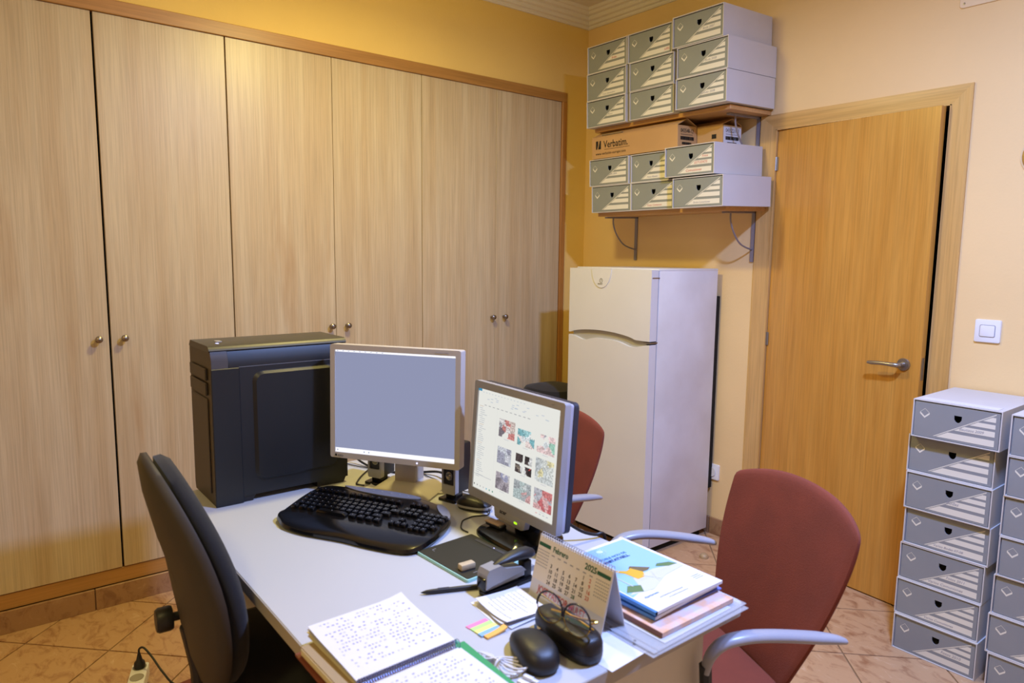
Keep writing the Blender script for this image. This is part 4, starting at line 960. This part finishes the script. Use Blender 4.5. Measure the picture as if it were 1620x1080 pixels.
# ---------------- paper pile at the desk end (top of the sheets faces the -x side)
def flat(name, loc, w, h, t_, rz, m, label, cat, bev=0): 
    e_ = empty(name, loc, rz, label, cat); o = obj('cover', B().box((-w/2, -h/2, 0), (w/2, h/2, t_), bev, 1), e_, mats=m, smooth=0); return e_, o
s_, o = flat('loose_sheet', (2.300, -2.160, TZ+.0002), .11, .15, .0006, PI/2+.06, M['paper'], 'white sheet under the calendar and glasses case at the desk corner', 'paper')
b = B().box((-.03, .02, .0007), (.03, .035, .0009)); obj('writing', b, s_, mats=M['blueink'], smooth=0)
def sleeve_(loc, rz, label, dz):
    e_ = empty('plastic_sleeve', loc, rz, label, 'plastic sleeve', 'clear plastic sleeves in the pile at the desk corner')
    obj('sleeve', B().box((-.14, -.150, 0), (.14, .150, .003), .001, 1), e_, mats=M['plasticclear'])
    obj('punched_strip', B().box((-.152, -.150, .001), (-.139, .150, .0018)), e_, mats=M['plasticclear'], smooth=0)
    if dz: obj('contents', B().box((-.110, -.140, .0008), (.100, .145, .0022)), e_, mats=M['paper'], smooth=0)
    obj('punch_hole', B().lathe([(.003, .0019), (.003, .0020), (0, .0020)], 10, Matrix.Translation((-.146, -.1, 0))).lathe([(.003, .0019), (.003, .0020), (0, .0020)], 10, Matrix.Translation((-.146, -.04, 0))).lathe([(.003, .0019), (.003, .0020), (0, .0020)], 10, Matrix.Translation((-.146, .04, 0))), e_, mats=M['grey'])
    return e_
sleeve_((2.245, -1.972, TZ+.0010), PI/2, 'lowest clear plastic sleeve of the pile, overhanging the desk end', 0)
sleeve_((2.238, -1.968, TZ+.0046), PI/2+.02, 'upper clear plastic sleeve just below the peach magazine', 1)
mg, o = flat('magazine', (2.222, -1.957, TZ+.0082), .222, .292, .009, PI/2+.0, M['orange'], 'peach-coloured picture magazine under the white brochures', 'magazine')
obj('pages', B().box((-.110, -.1455, .001), (.1095, .1465, .0075)), mg, mats=M['paper'], smooth=0)
obj('spine', B().box((-.1125, -.146, 0), (-.1105, .146, .0095)), mg, mats=mat('brown_spine', '7a5040', .6), smooth=0)
vf, o = flat('folder', (2.175, -1.935, TZ+.0174), .212, .305, .003, PI/2-.03, M['purple'], 'blue-violet folder sticking out between brochure and magazine', 'folder')
def brochure(loc, rz, label, cover):
    t = empty('brochure', loc, rz, label, 'brochure', 'white and blue town brochures in a pile')
    n = 12
    w, h = .210, .280
    lift = lambda u: .0022*math.sin(PI*u)+.003*u**3
    b = B()
    rs = []
    for j in range(n+1):
        u = j/n; x = -w/2+w*u; z = lift(u)
        rs.append([Vector((x, -h/2, z)), Vector((x, h/2, z)), Vector((x, h/2, z+.006)), Vector((x, -h/2, z+.006))])
    b.rings(rs); obj('pages', b, t, mats=M['paper'], smooth=40)
    obj('spine', B().box((-w/2-.0012, -h/2, 0), (-w/2+.006, h/2, .0066)), t, mats=M['dblue'], smooth=0)
    if cover:
        zf = lambda x: lift((x+w/2)/w)+.0063
        def area(pts, m, name, dz=0):
            # split polygon in strips so that it follows the curl
            b = B(); xs = sorted({p[0] for p in pts}); x = xs[0]; cuts = [xs[0]+(xs[-1]-xs[0])*k/10 for k in range(11)]
            for a_, c_ in zip(cuts, cuts[1:]):
                pl = clip(clip(list(pts), 0, a_, False), 0, c_, True)
                if len(pl) >= 3: b.poly([(px, py, zf(px)+dz) for px, py in pl])
            return obj(name, b, t, mats=m, smooth=0)
        area([(-.095, .130), (.096, .130), (.096, -.040), (.05, -.028), (-.02, -.020), (-.04, -.06), (-.095, -.075)], M['lblue'], 'cover_sky')
        area([(-.095, -.066), (-.05, -.05), (-.035, -.02), (.03, -.016), (.098, -.032), (.098, -.045), (.03, -.052), (-.035, -.078), (-.07, -.07)], M['lgrey'], 'cover_town', .0002)
        area([(-.030, -.030), (-.034, .004), (-.052, .028), (-.048, .032), (-.022, .010), (-.006, .014), (.004, -.014), (-.01, -.03)], M['yellow'], 'cover_church', .0004)
        area([(-.010, .016), (.0, .022), (.032, -.008), (.018, -.014), (.0, -.012)], mat('brown_hill_print', '6c6048', .5), 'cover_hill', .0003)
        area([(.045, -.012), (.058, -.004), (.086, -.014), (.096, -.03), (.07, -.028)], M['olive'], 'cover_trees', .0003)
        area([(-.092, -.055), (-.07, -.036), (-.045, -.05), (-.06, -.072)], M['olive'], 'cover_trees', .0003)
        bb = B(); c0 = (.0, .112)
        for k in range(16):
            a = 2*PI*k/16; c_, s_ = math.cos(a), math.sin(a); x1_, y1_ = c0[0]+.012*c_, c0[1]+.010*s_; x2_, y2_ = c0[0]+.019*c_, c0[1]+.015*s_
            bb.poly([(x1_-.0006*s_, y1_+.0006*c_, zf(x1_)+.0005), (x2_-.0006*s_, y2_+.0006*c_, zf(x2_)+.0005), (x2_+.0006*s_, y2_-.0006*c_, zf(x2_)+.0005), (x1_+.0006*s_, y1_-.0006*c_, zf(x1_)+.0005)])
        bb.poly([(c0[0]+.009*math.cos(a), c0[1]+.007*math.sin(a), zf(c0[0])+.0005) for a in [2*PI*k/16 for k in range(16)]])
        obj('cover_sun', bb, t, mats=mat('pale_sun_print', 'c4e0f2', .5), smooth=0)
        bb = B(); 
        for (xa, ya, xb, yb_) in ((-.062, .085, -.062, -.045), (-.084, .018, -.036, .018), (.02, -.022, .0, -.06), (-.01, -.024, .012, -.058), (-.03, -.036, .07, -.03)):
            d_ = Vector((xb-xa, yb_-ya, 0)).normalized()*.0011
            bb.poly([(xa-d_.y, ya+d_.x, zf(xa)+.0006), (xa+d_.y, ya-d_.x, zf(xa)+.0006), (xb+d_.y, yb_-d_.x, zf(xb)+.0006), (xb-d_.y, yb_+d_.x, zf(xb)+.0006)])
        obj('cover_lines', bb, t, mats=M['lgrey'], smooth=0)
        text('EL POBLE NOU DE', .0115, M['dblue'], t, (0, .073, zf(0)+.0009), (0, 0, 0), align='CENTER'); text('BENITATXELL', .0135, mat('navy_print', '2a4a88', .5), t, (0, .058, zf(0)+.0009), (0, 0, 0), align='CENTER', bold=.0003)
        text('Ajuntament', .0085, M['dblue'], t, (-.08, -.094, zf(-.05)+.0007)); text('del Poble Nou de Benitatxell', .006, M['greyink'], t, (-.055, -.110, zf(-.02)+.0007)); text('www.elpoblenoudebenitatxell.com', .0042, M['greyink'], t, (-.04, -.120, zf(0)+.0007))
        bb = B()
        for k in range(3): bb.box((.066, -.090-.006*k, zf(.08)+.0008), (.092, -.0885-.006*k, zf(.08)+.001))
        obj('small_print', bb, t, mats=M['lgrey'], smooth=0)
    return t
brochure((2.190, -1.948, TZ+.0206), PI/2+.035, 'lower white town brochure, only its page edges showing', False)
brochure((2.197, -1.946, TZ+.0325), PI/2, 'white town brochure with a sky-blue cover and yellow church on top of the pile', True)
tag(obj('sticky_marker', B().box((0, 0, 0), (.012, .035, .001)), None, (2.030, -1.985, TZ+.0205), mats=mat('olive_marker', 'a8ac5c', .5), smooth=0), 'olive green paper marker peeping out behind the calendar', 'marker')

# ---------------- notebook and folders in front
mf, o = flat('folder', (2.185, -2.508, TZ+.0003), .36, .225, .004, .0, M['maroon'], 'thin maroon folder at the bottom of the pile at the desk edge', 'folder')
kf, o = flat('folder', (2.190, -2.508, TZ+.0048), .35, .205, .016, .02, M['manila'], 'thick manila folder of papers below the open notebook', 'folder')
obj('papers', B().box((-.172, -.104, .003), (.172, .1035, .014)), kf, mats=M['cream'], smooth=0)
nb = empty('spiral_notebook', (2.186, -2.488, TZ+.0212), .02, 'open spiral notebook covered in small blue handwriting', 'notebook')
def page(x0_, x1_, z0, cur, name, seed, m=M['paper'], wr=True, yo=0.0, thick=.0006, y0=-.10, y1=.092, ink=None):
    n = 14; s = 1 if x1_ > x0_ else -1
    fz = lambda u: z0+cur*(math.sin(PI*min(u*1.0, 1))*.35+.0)+cur*(u**4)
    def P(u, v, dz=0):
        ex = .006*math.exp(-((v-1)/.12)**2)*u**3*(cur > .004)
        return (x0_+(x1_-x0_)*u, y0+(y1-y0)*v+yo, fz(u)+ex+dz)
    b = B(); b.grid(lambda u, v: P(u, v, thick), n, 8); b.grid(lambda u, v: P(1-u, v, 0), n, 8)
    for v in (0, 1): b.grid(lambda u, c, v=v: P(u, v, c*thick), n, 1)
    for u in (0, 1): b.grid(lambda v, c, u=u: P(u, v, c*thick), 8, 1)
    o = obj(name, b, nb, mats=m, smooth=50)
    if wr:
        rr = random.Random(seed); b = B(); b2 = B()
        rows = 15
        for r in range(rows):
            x = .10+.84*r/rows if s > 0 else .94-.84*r/rows
            v = .94
            while v > .08:
                dv = rr.uniform(.015, .04)
                if rr.random() < .60:
                    tgt = b if rr.random() < .75 else b2
                    tgt.poly([P(x, v, thick+.0005), P(x, v-dv*.6, thick+.0005), P(x+.016, v-dv*.45-.006, thick+.0005), P(x+.013, v, thick+.0005)])
                v -= dv+.012
        obj('handwriting', b, o, mats=ink or M['blueink'], smooth=0); obj('faint_handwriting', b2, o, mats=mat('pale_ink', 'bcbcd0', .7), smooth=0)
    return o
obj('cover', B().box((-.196, -.100, 0), (-.006, .090, .0012)), nb, mats=M['cream'], smooth=0)
obj('cover', B().box((.006, -.104, 0), (.192, .096, .0012)), nb, mats=M['green'], smooth=0)
page(-.008, -.200, .002, .004, 'page', 3, M['cream'], False)
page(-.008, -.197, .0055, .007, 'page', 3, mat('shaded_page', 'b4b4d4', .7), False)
page(-.008, -.194, .009, .010, 'page', 5)
page(.008, .185, .002, .002, 'page', 6, M['paper'], False)
page(.008, .183, .0045, .003, 'page', 8, yo=-.006)
b = B()
for k in range(42):
    y = -.098+k*.0046; b.tube([(.0078*math.cos(a), y+.0006*math.sin(a), .007+.0078*math.sin(a)) for a in [2*PI*i/10 for i in range(11)]], .0006, 5)
obj('spiral', b, nb, mats=mat('blue_grey_wire', '6a6e9a', .35, metal=.4))
pc_ = empty('pencil', (2.092, -2.382, TZ+.0042), .13, 'dark pencil with a teal end beside the notebook', 'pencil')
obj('barrel', B().lathe([(.0005, -.066), (.0030, -.055), (.0036, -.05), (.0036, .035)], 10, Matrix.Rotation(PI/2, 4, 'Y')), pc_, mats=M['darkgrey'])
obj('end_cap', B().lathe([(.0042, .035), (.0042, .068), (.002, .071), (0, .071)], 10, Matrix.Rotation(PI/2, 4, 'Y')), pc_, mats=M['teal'])
gs, o = flat('green_folder', (2.285, -2.392, TZ+.0210), .22, .022, .001, -.03, M['green'], 'green card edge beside the right-hand notebook page', 'folder')
rs_, o = flat('red_card', (2.385, -2.42, TZ+.030), .04, .04, .001, .1, mat('red_card', 'b03048', .5), 'small red card edge at the bottom edge of the notebook', 'card')
bpy.data.objects.remove(o); bpy.data.objects.remove(rs_)

# paper scrap, cables behind the monitors, cable end
sheet('paper_scrap', (1.292, -2.108, TZ+.0006), .055, .06, .4, M['paper'], 'small folded white paper between keyboard and light grey monitor', 'paper', .008, 0, seed=9)
Zk = TZ+.0036
cable([(1.00, -2.045, Zk+.06), (1.02, -2.03, Zk+.02), (1.087, -2.010, Zk), (1.17, -1.985, Zk), (1.26, -1.93, Zk)], .0036, M['black'], 'thick black cable behind the tower running to the far desk edge')
cable([(.98, -2.07, Zk), (1.05, -2.045, Zk), (1.10, -2.022, Zk), (1.18, -2.0, Zk)], .0018, M['black'], 'thin black cable just below the thick one behind the tower')
cable([(1.10, -1.995, Zk+.01), (1.13, -2.045, Zk), (1.17, -2.085, Zk), (1.204, -2.112, Zk), (1.225, -2.124, Zk), (1.25, -2.112, Zk)], .0024, M['black'], 'black cable curving from the first speaker to the keyboard')
cable([(1.24, -1.905, Zk), (1.30, -1.88, Zk+.012), (1.36, -1.88, Zk+.015), (1.42, -1.86, Zk), (1.50, -1.85, Zk)], .004, M['black'], 'bunched black cable behind the light grey monitor stand')
cable([(1.22, -1.90, Zk), (1.29, -1.91, Zk), (1.37, -1.90, Zk), (1.46, -1.90, Zk), (1.55, -1.86, Zk)], .0017, M['black'], 'thin black wire running behind the light grey monitor stand')
cable([(1.53, -1.93, Zk), (1.57, -1.885, Zk), (1.60, -1.86, Zk)], .0015, M['black'], 'thin wire leaving the speaker between the monitors')
cable([(1.915, -1.915, .80), (1.93, -1.90, .79), (1.945, -1.865, .765), (1.955, -1.83, Zk+.008), (1.96, -1.803, Zk+.004), (1.962, -1.798, .70), (1.962, -1.798, .62)], .0042, M['black'], 'black power cable dropping behind the silver monitor over the desk edge')
fb = obj('flat_bar', B().box((-.036, -.005, 0), (.036, .005, .006), .001, 1), None, (1.436, -1.975, TZ), (0, 0, 1.08), mats=M['beige']); tag(fb, 'short beige flat plastic strip between monitor stand and speaker', 'strip')

# ------------------------------------------------------------------ red visitor chairs
def red_chair(loc, rz, label):
    t = empty('visitor_chair', loc, rz, label, 'chair', 'rust red visitor chairs beyond the desk')
    # backrest: concave padded shell; u across, v up
    def outline(v):
        return .130+.102*math.sin(min(v/.92, 1)*PI/2)
    def P(u, v, side):
        s_ = 2*u-1
        zt = .856+.047*(1-abs(s_)**2.4)
        z = .43+v*(zt-.43)
        x = s_*outline(v)*1.05
        y = .215+.135*v**1.15-.045*s_*s_*(.4+.6*v)
        th = .040*(1-.65*abs(s_)**6)*(1-.55*max(0, (v-.85)/.15)**2)
        return Vector((x, y+(th if side else 0), z))
    nu, nv = 16, 14
    b = B(); bm = b.bm
    A = [[bm.verts.new(P(i/nu, j/nv, 0)) for j in range(nv+1)] for i in range(nu+1)]
    C_ = [[bm.verts.new(P(i/nu, j/nv, 1)) for j in range(nv+1)] for i in range(nu+1)]
    for i in range(nu):
        for j in range(nv):
            bm.faces.new((A[i][j], A[i+1][j], A[i+1][j+1], A[i][j+1])); bm.faces.new((C_[i][j], C_[i][j+1], C_[i+1][j+1], C_[i+1][j]))
    for i in range(nu):
        bm.faces.new((A[i][0], C_[i][0], C_[i+1][0], A[i+1][0])); bm.faces.new((A[i][nv], A[i+1][nv], C_[i+1][nv], C_[i][nv]))
    for j in range(nv):
        bm.faces.new((A[0][j], A[0][j+1], C_[0][j+1], C_[0][j])); bm.faces.new((A[nu][j], C_[nu][j], C_[nu][j+1], A[nu][j+1]))
    bmesh.ops.recalc_face_normals(bm, faces=bm.faces[:])
    o = obj('backrest', b, t, mats=M['red'], smooth=80); md = o.modifiers.new('sub', 'SUBSURF'); md.levels = md.render_levels = 1
    b = B()
    rr_ = lambda w, d, z, cy=.01: [Vector((x, y, z)) for x, y in rrect(w, d, .07, 5, 0, cy)]
    b.rings([rr_(.33, .36, .405), rr_(.375, .40, .415), rr_(.385, .415, .44), rr_(.38, .41, .462), rr_(.35, .38, .474), rr_(.25, .28, .474)])
    obj('seat', b, t, mats=M['red'], smooth=60)
    for s_ in (-1, 1):
        pth = catmull([(s_*.262, .268, .640), (s_*.264, .235, .650), (s_*.267, .15, .668), (s_*.268, .075, .680), (s_*.267, .02, .683), (s_*.265, -.025, .675), (s_*.262, -.050, .650), (s_*.258, -.058, .615)], 4, False)
        n = len(pth); R = [.010+.009*min(1, i/6) if i < n*.6 else .019-.006*((i-n*.6)/(n*.4)) for i in range(n)]
        obj('armrest', B().tube(pth, R, 12, flat=.62), t, mats=M['armgrey'], smooth=60)
        obj('arm_support', B().tube(catmull([(s_*.258, -.058, .63), (s_*.25, -.044, .54), (s_*.225, .0, .455), (s_*.16, .01, .402)], 4, False), .013, 8), t, mats=M['black'])
        obj('hinge_cap', B().box((s_*.232-.01, .135, .44), (s_*.232+.01, .20, .50), .004, 1), t, mats=M['black'])
        for fy, ry in ((-.17, -.13), (.21, .15)):
            obj('leg', B().tube(catmull([(s_*.15, ry, .41), (s_*.17, ry+(fy-ry)*.5, .30), (s_*.185, fy, 0.008)], 4, False), .0115, 10), t, mats=M['armgrey'])
    obj('seat_frame', B().box((-.16, -.15, .392), (.16, .17, .408), .004, 1), t, mats=M['black'])
    return t
ch1 = red_chair((2.142, -1.7535, 0), math.radians(-24), 'rust red visitor chair with grey armrests at the near end of the desk')
ch2 = copy_tree(ch1); ch2.location = (1.319, -1.690, 0); ch2.rotation_euler = (0, 0, math.radians(6)); ch2['label'] = 'rust red visitor chair half hidden behind the silver monitor'

# ------------------------------------------------------------------ black task chair
bc = empty('task_chair', (1.564, -2.43, 0), -.058, 'black office task chair seen from behind at the keyboard side', 'chair')
def brest(w, h, dep, off, puff, name, m, zc=.747, taper=.68):
    # rounded shield in local xz, bulging towards +y (front) or -y (back)
    n = 64; rs = []
    def rim(k, y, kz=None):
        out = []
        for a in [2*PI*i/n for i in range(n)]:
            c, s_ = math.cos(a), math.sin(a)
            x = w*math.copysign(abs(c)**.82, c); z = h*math.copysign(abs(s_)**.84, s_)
            x *= (1-(1-taper)*max(0, z/h)**1.4) * (1-.18*max(0, -z/h)**2)
            lean = -.139*z-.03*max(0, z/h)**2
            curve = .030*(x*k/w)**2
            out.append(Vector((x*k, lean*k+y+curve, zc+z*k)))
        return out
    for k, y in puff: rs.append(rim(k, y))
    return obj(name, B().rings(rs), bc, mats=m, smooth=70)
brest(.223, .272, .04, 0, [(.30, -.292), (.70, -.289), (.93, -.280), (1.0, -.268), (1.0, -.256), (.9, -.250)], 'back_shell', M['shell'])
brest(.214, .264, .04, 0, [(.9, -.252), (.99, -.246), (1.0, -.230), (.95, -.214), (.78, -.203), (.35, -.198)], 'backrest', M['blackfab'])
sr = lambda w, d, z: [Vector((x, y, z)) for x, y in rrect(w, d, .09, 6, 0, .02)]
obj('seat', B().rings([sr(.40, .40, .435), sr(.46, .46, .45), sr(.47, .47, .48), sr(.45, .45, .505), sr(.38, .38, .518), sr(.2, .2, .520)]), bc, mats=M['blackfab'], smooth=60)
obj('back_bar', B().tube(catmull([(0, .02, .42), (0, -.17, .41), (0, -.235, .44), (0, -.245, .52), (0, -.262, .62)], 5, False), .018, 10, flat=1), bc, mats=M['black'])
obj('adjustment_knob', B().lathe([(.010, 0), (.010, .022), (.026, .024), (.028, .030), (.028, .052), (.024, .058), (0, .058)], 10, Matrix.Translation((-.045, -.262, .625)) @ Mr), bc, mats=M['black'])
obj('gas_column', B().lathe([(.028, .10), (.028, .28), (.018, .285), (.018, .43)], 16), bc, mats=M['black'])
for k in range(5):
    a = 2*PI*k/5+.2; c, s_ = math.cos(a), math.sin(a)
    l = obj('base_leg', B().tube([(0, 0, .115), (.15*c, .15*s_, .10), (.29*c, .29*s_, .075)], [.026, .020, .014], 8), bc, mats=M['black'])
    obj('caster', B().lathe([(.018, -.018), (.026, -.014), (.026, .014), (.018, .018)], 14, Matrix.Translation((.30*c, .30*s_, .027)) @ Matrix.Rotation(a, 4, 'Z') @ Matrix.Rotation(PI/2, 4, 'X')), l, mats=M['black'])

# ------------------------------------------------------------------ floor: power strip, plugs
ps = empty('power_strip', (.655, -2.655, 0), -.32, 'white power strip on the tiles with one black plug in it', 'power strip')
obj('housing', B().prism(rrect(.26, .052, .010, 4, .065, 0), 0, .040, bev=.004), ps, mats=M['white'])
for k in range(4):
    x = -.035+.062*k
    obj('socket_well', B().lathe([(.0205, .0400), (.0215, .0415), (.0190, .0412), (.0180, .0403), (0, .0402)], 20, Matrix.Translation((x, 0, 0))), ps, mats=mat('grey_socket_well', '9a948a', .5) if k == 0 else bpy.data.materials['grey_socket_well'])
pg2 = empty('power_plug', (.622, -2.644, .0405), -.3, 'black plug standing in the white power strip', 'plug')
obj('body', B().lathe([(.017, 0), (.018, .010), (.016, .020), (.010, .026), (.006, .044), (.0045, .050)], 16), pg2, mats=M['black'])
cable([(.622, -2.644, .088), (.620, -2.642, .105), (.632, -2.630, .110), (.66, -2.612, .085), (.71, -2.590, .045), (.745, -2.560, .008), (.755, -2.50, .005)], .0035, M['black'], 'black cable arching from the plug in the power strip')
pk = empty('power_adapter', (.632, -2.80, 0), .5, 'black plug adapter lying on the tiles with two pins up', 'adapter')
obj('body', B().box((-.03, -.022, 0), (.03, .022, .030), .006, 2), pk, mats=M['black'])
for sx in (-.0095, .0095): obj('pin', B().lathe([(.0024, .030), (.0024, .047), (0, .049)], 8, Matrix.Translation((sx, 0, 0))), pk, mats=M['steel'])
mb = empty('maroon_case', (.865, -2.555, 0), .1, 'flat maroon case lying on the tiles under the desk', 'case')
obj('body', B().box((-.08, -.06, .0), (.08, .06, .035), .004, 2), mb, mats=M['maroon'])
obj('latch', B().box((-.012, .058, .012), (.012, .063, .024), .001, 1), mb, mats=M['steel'])
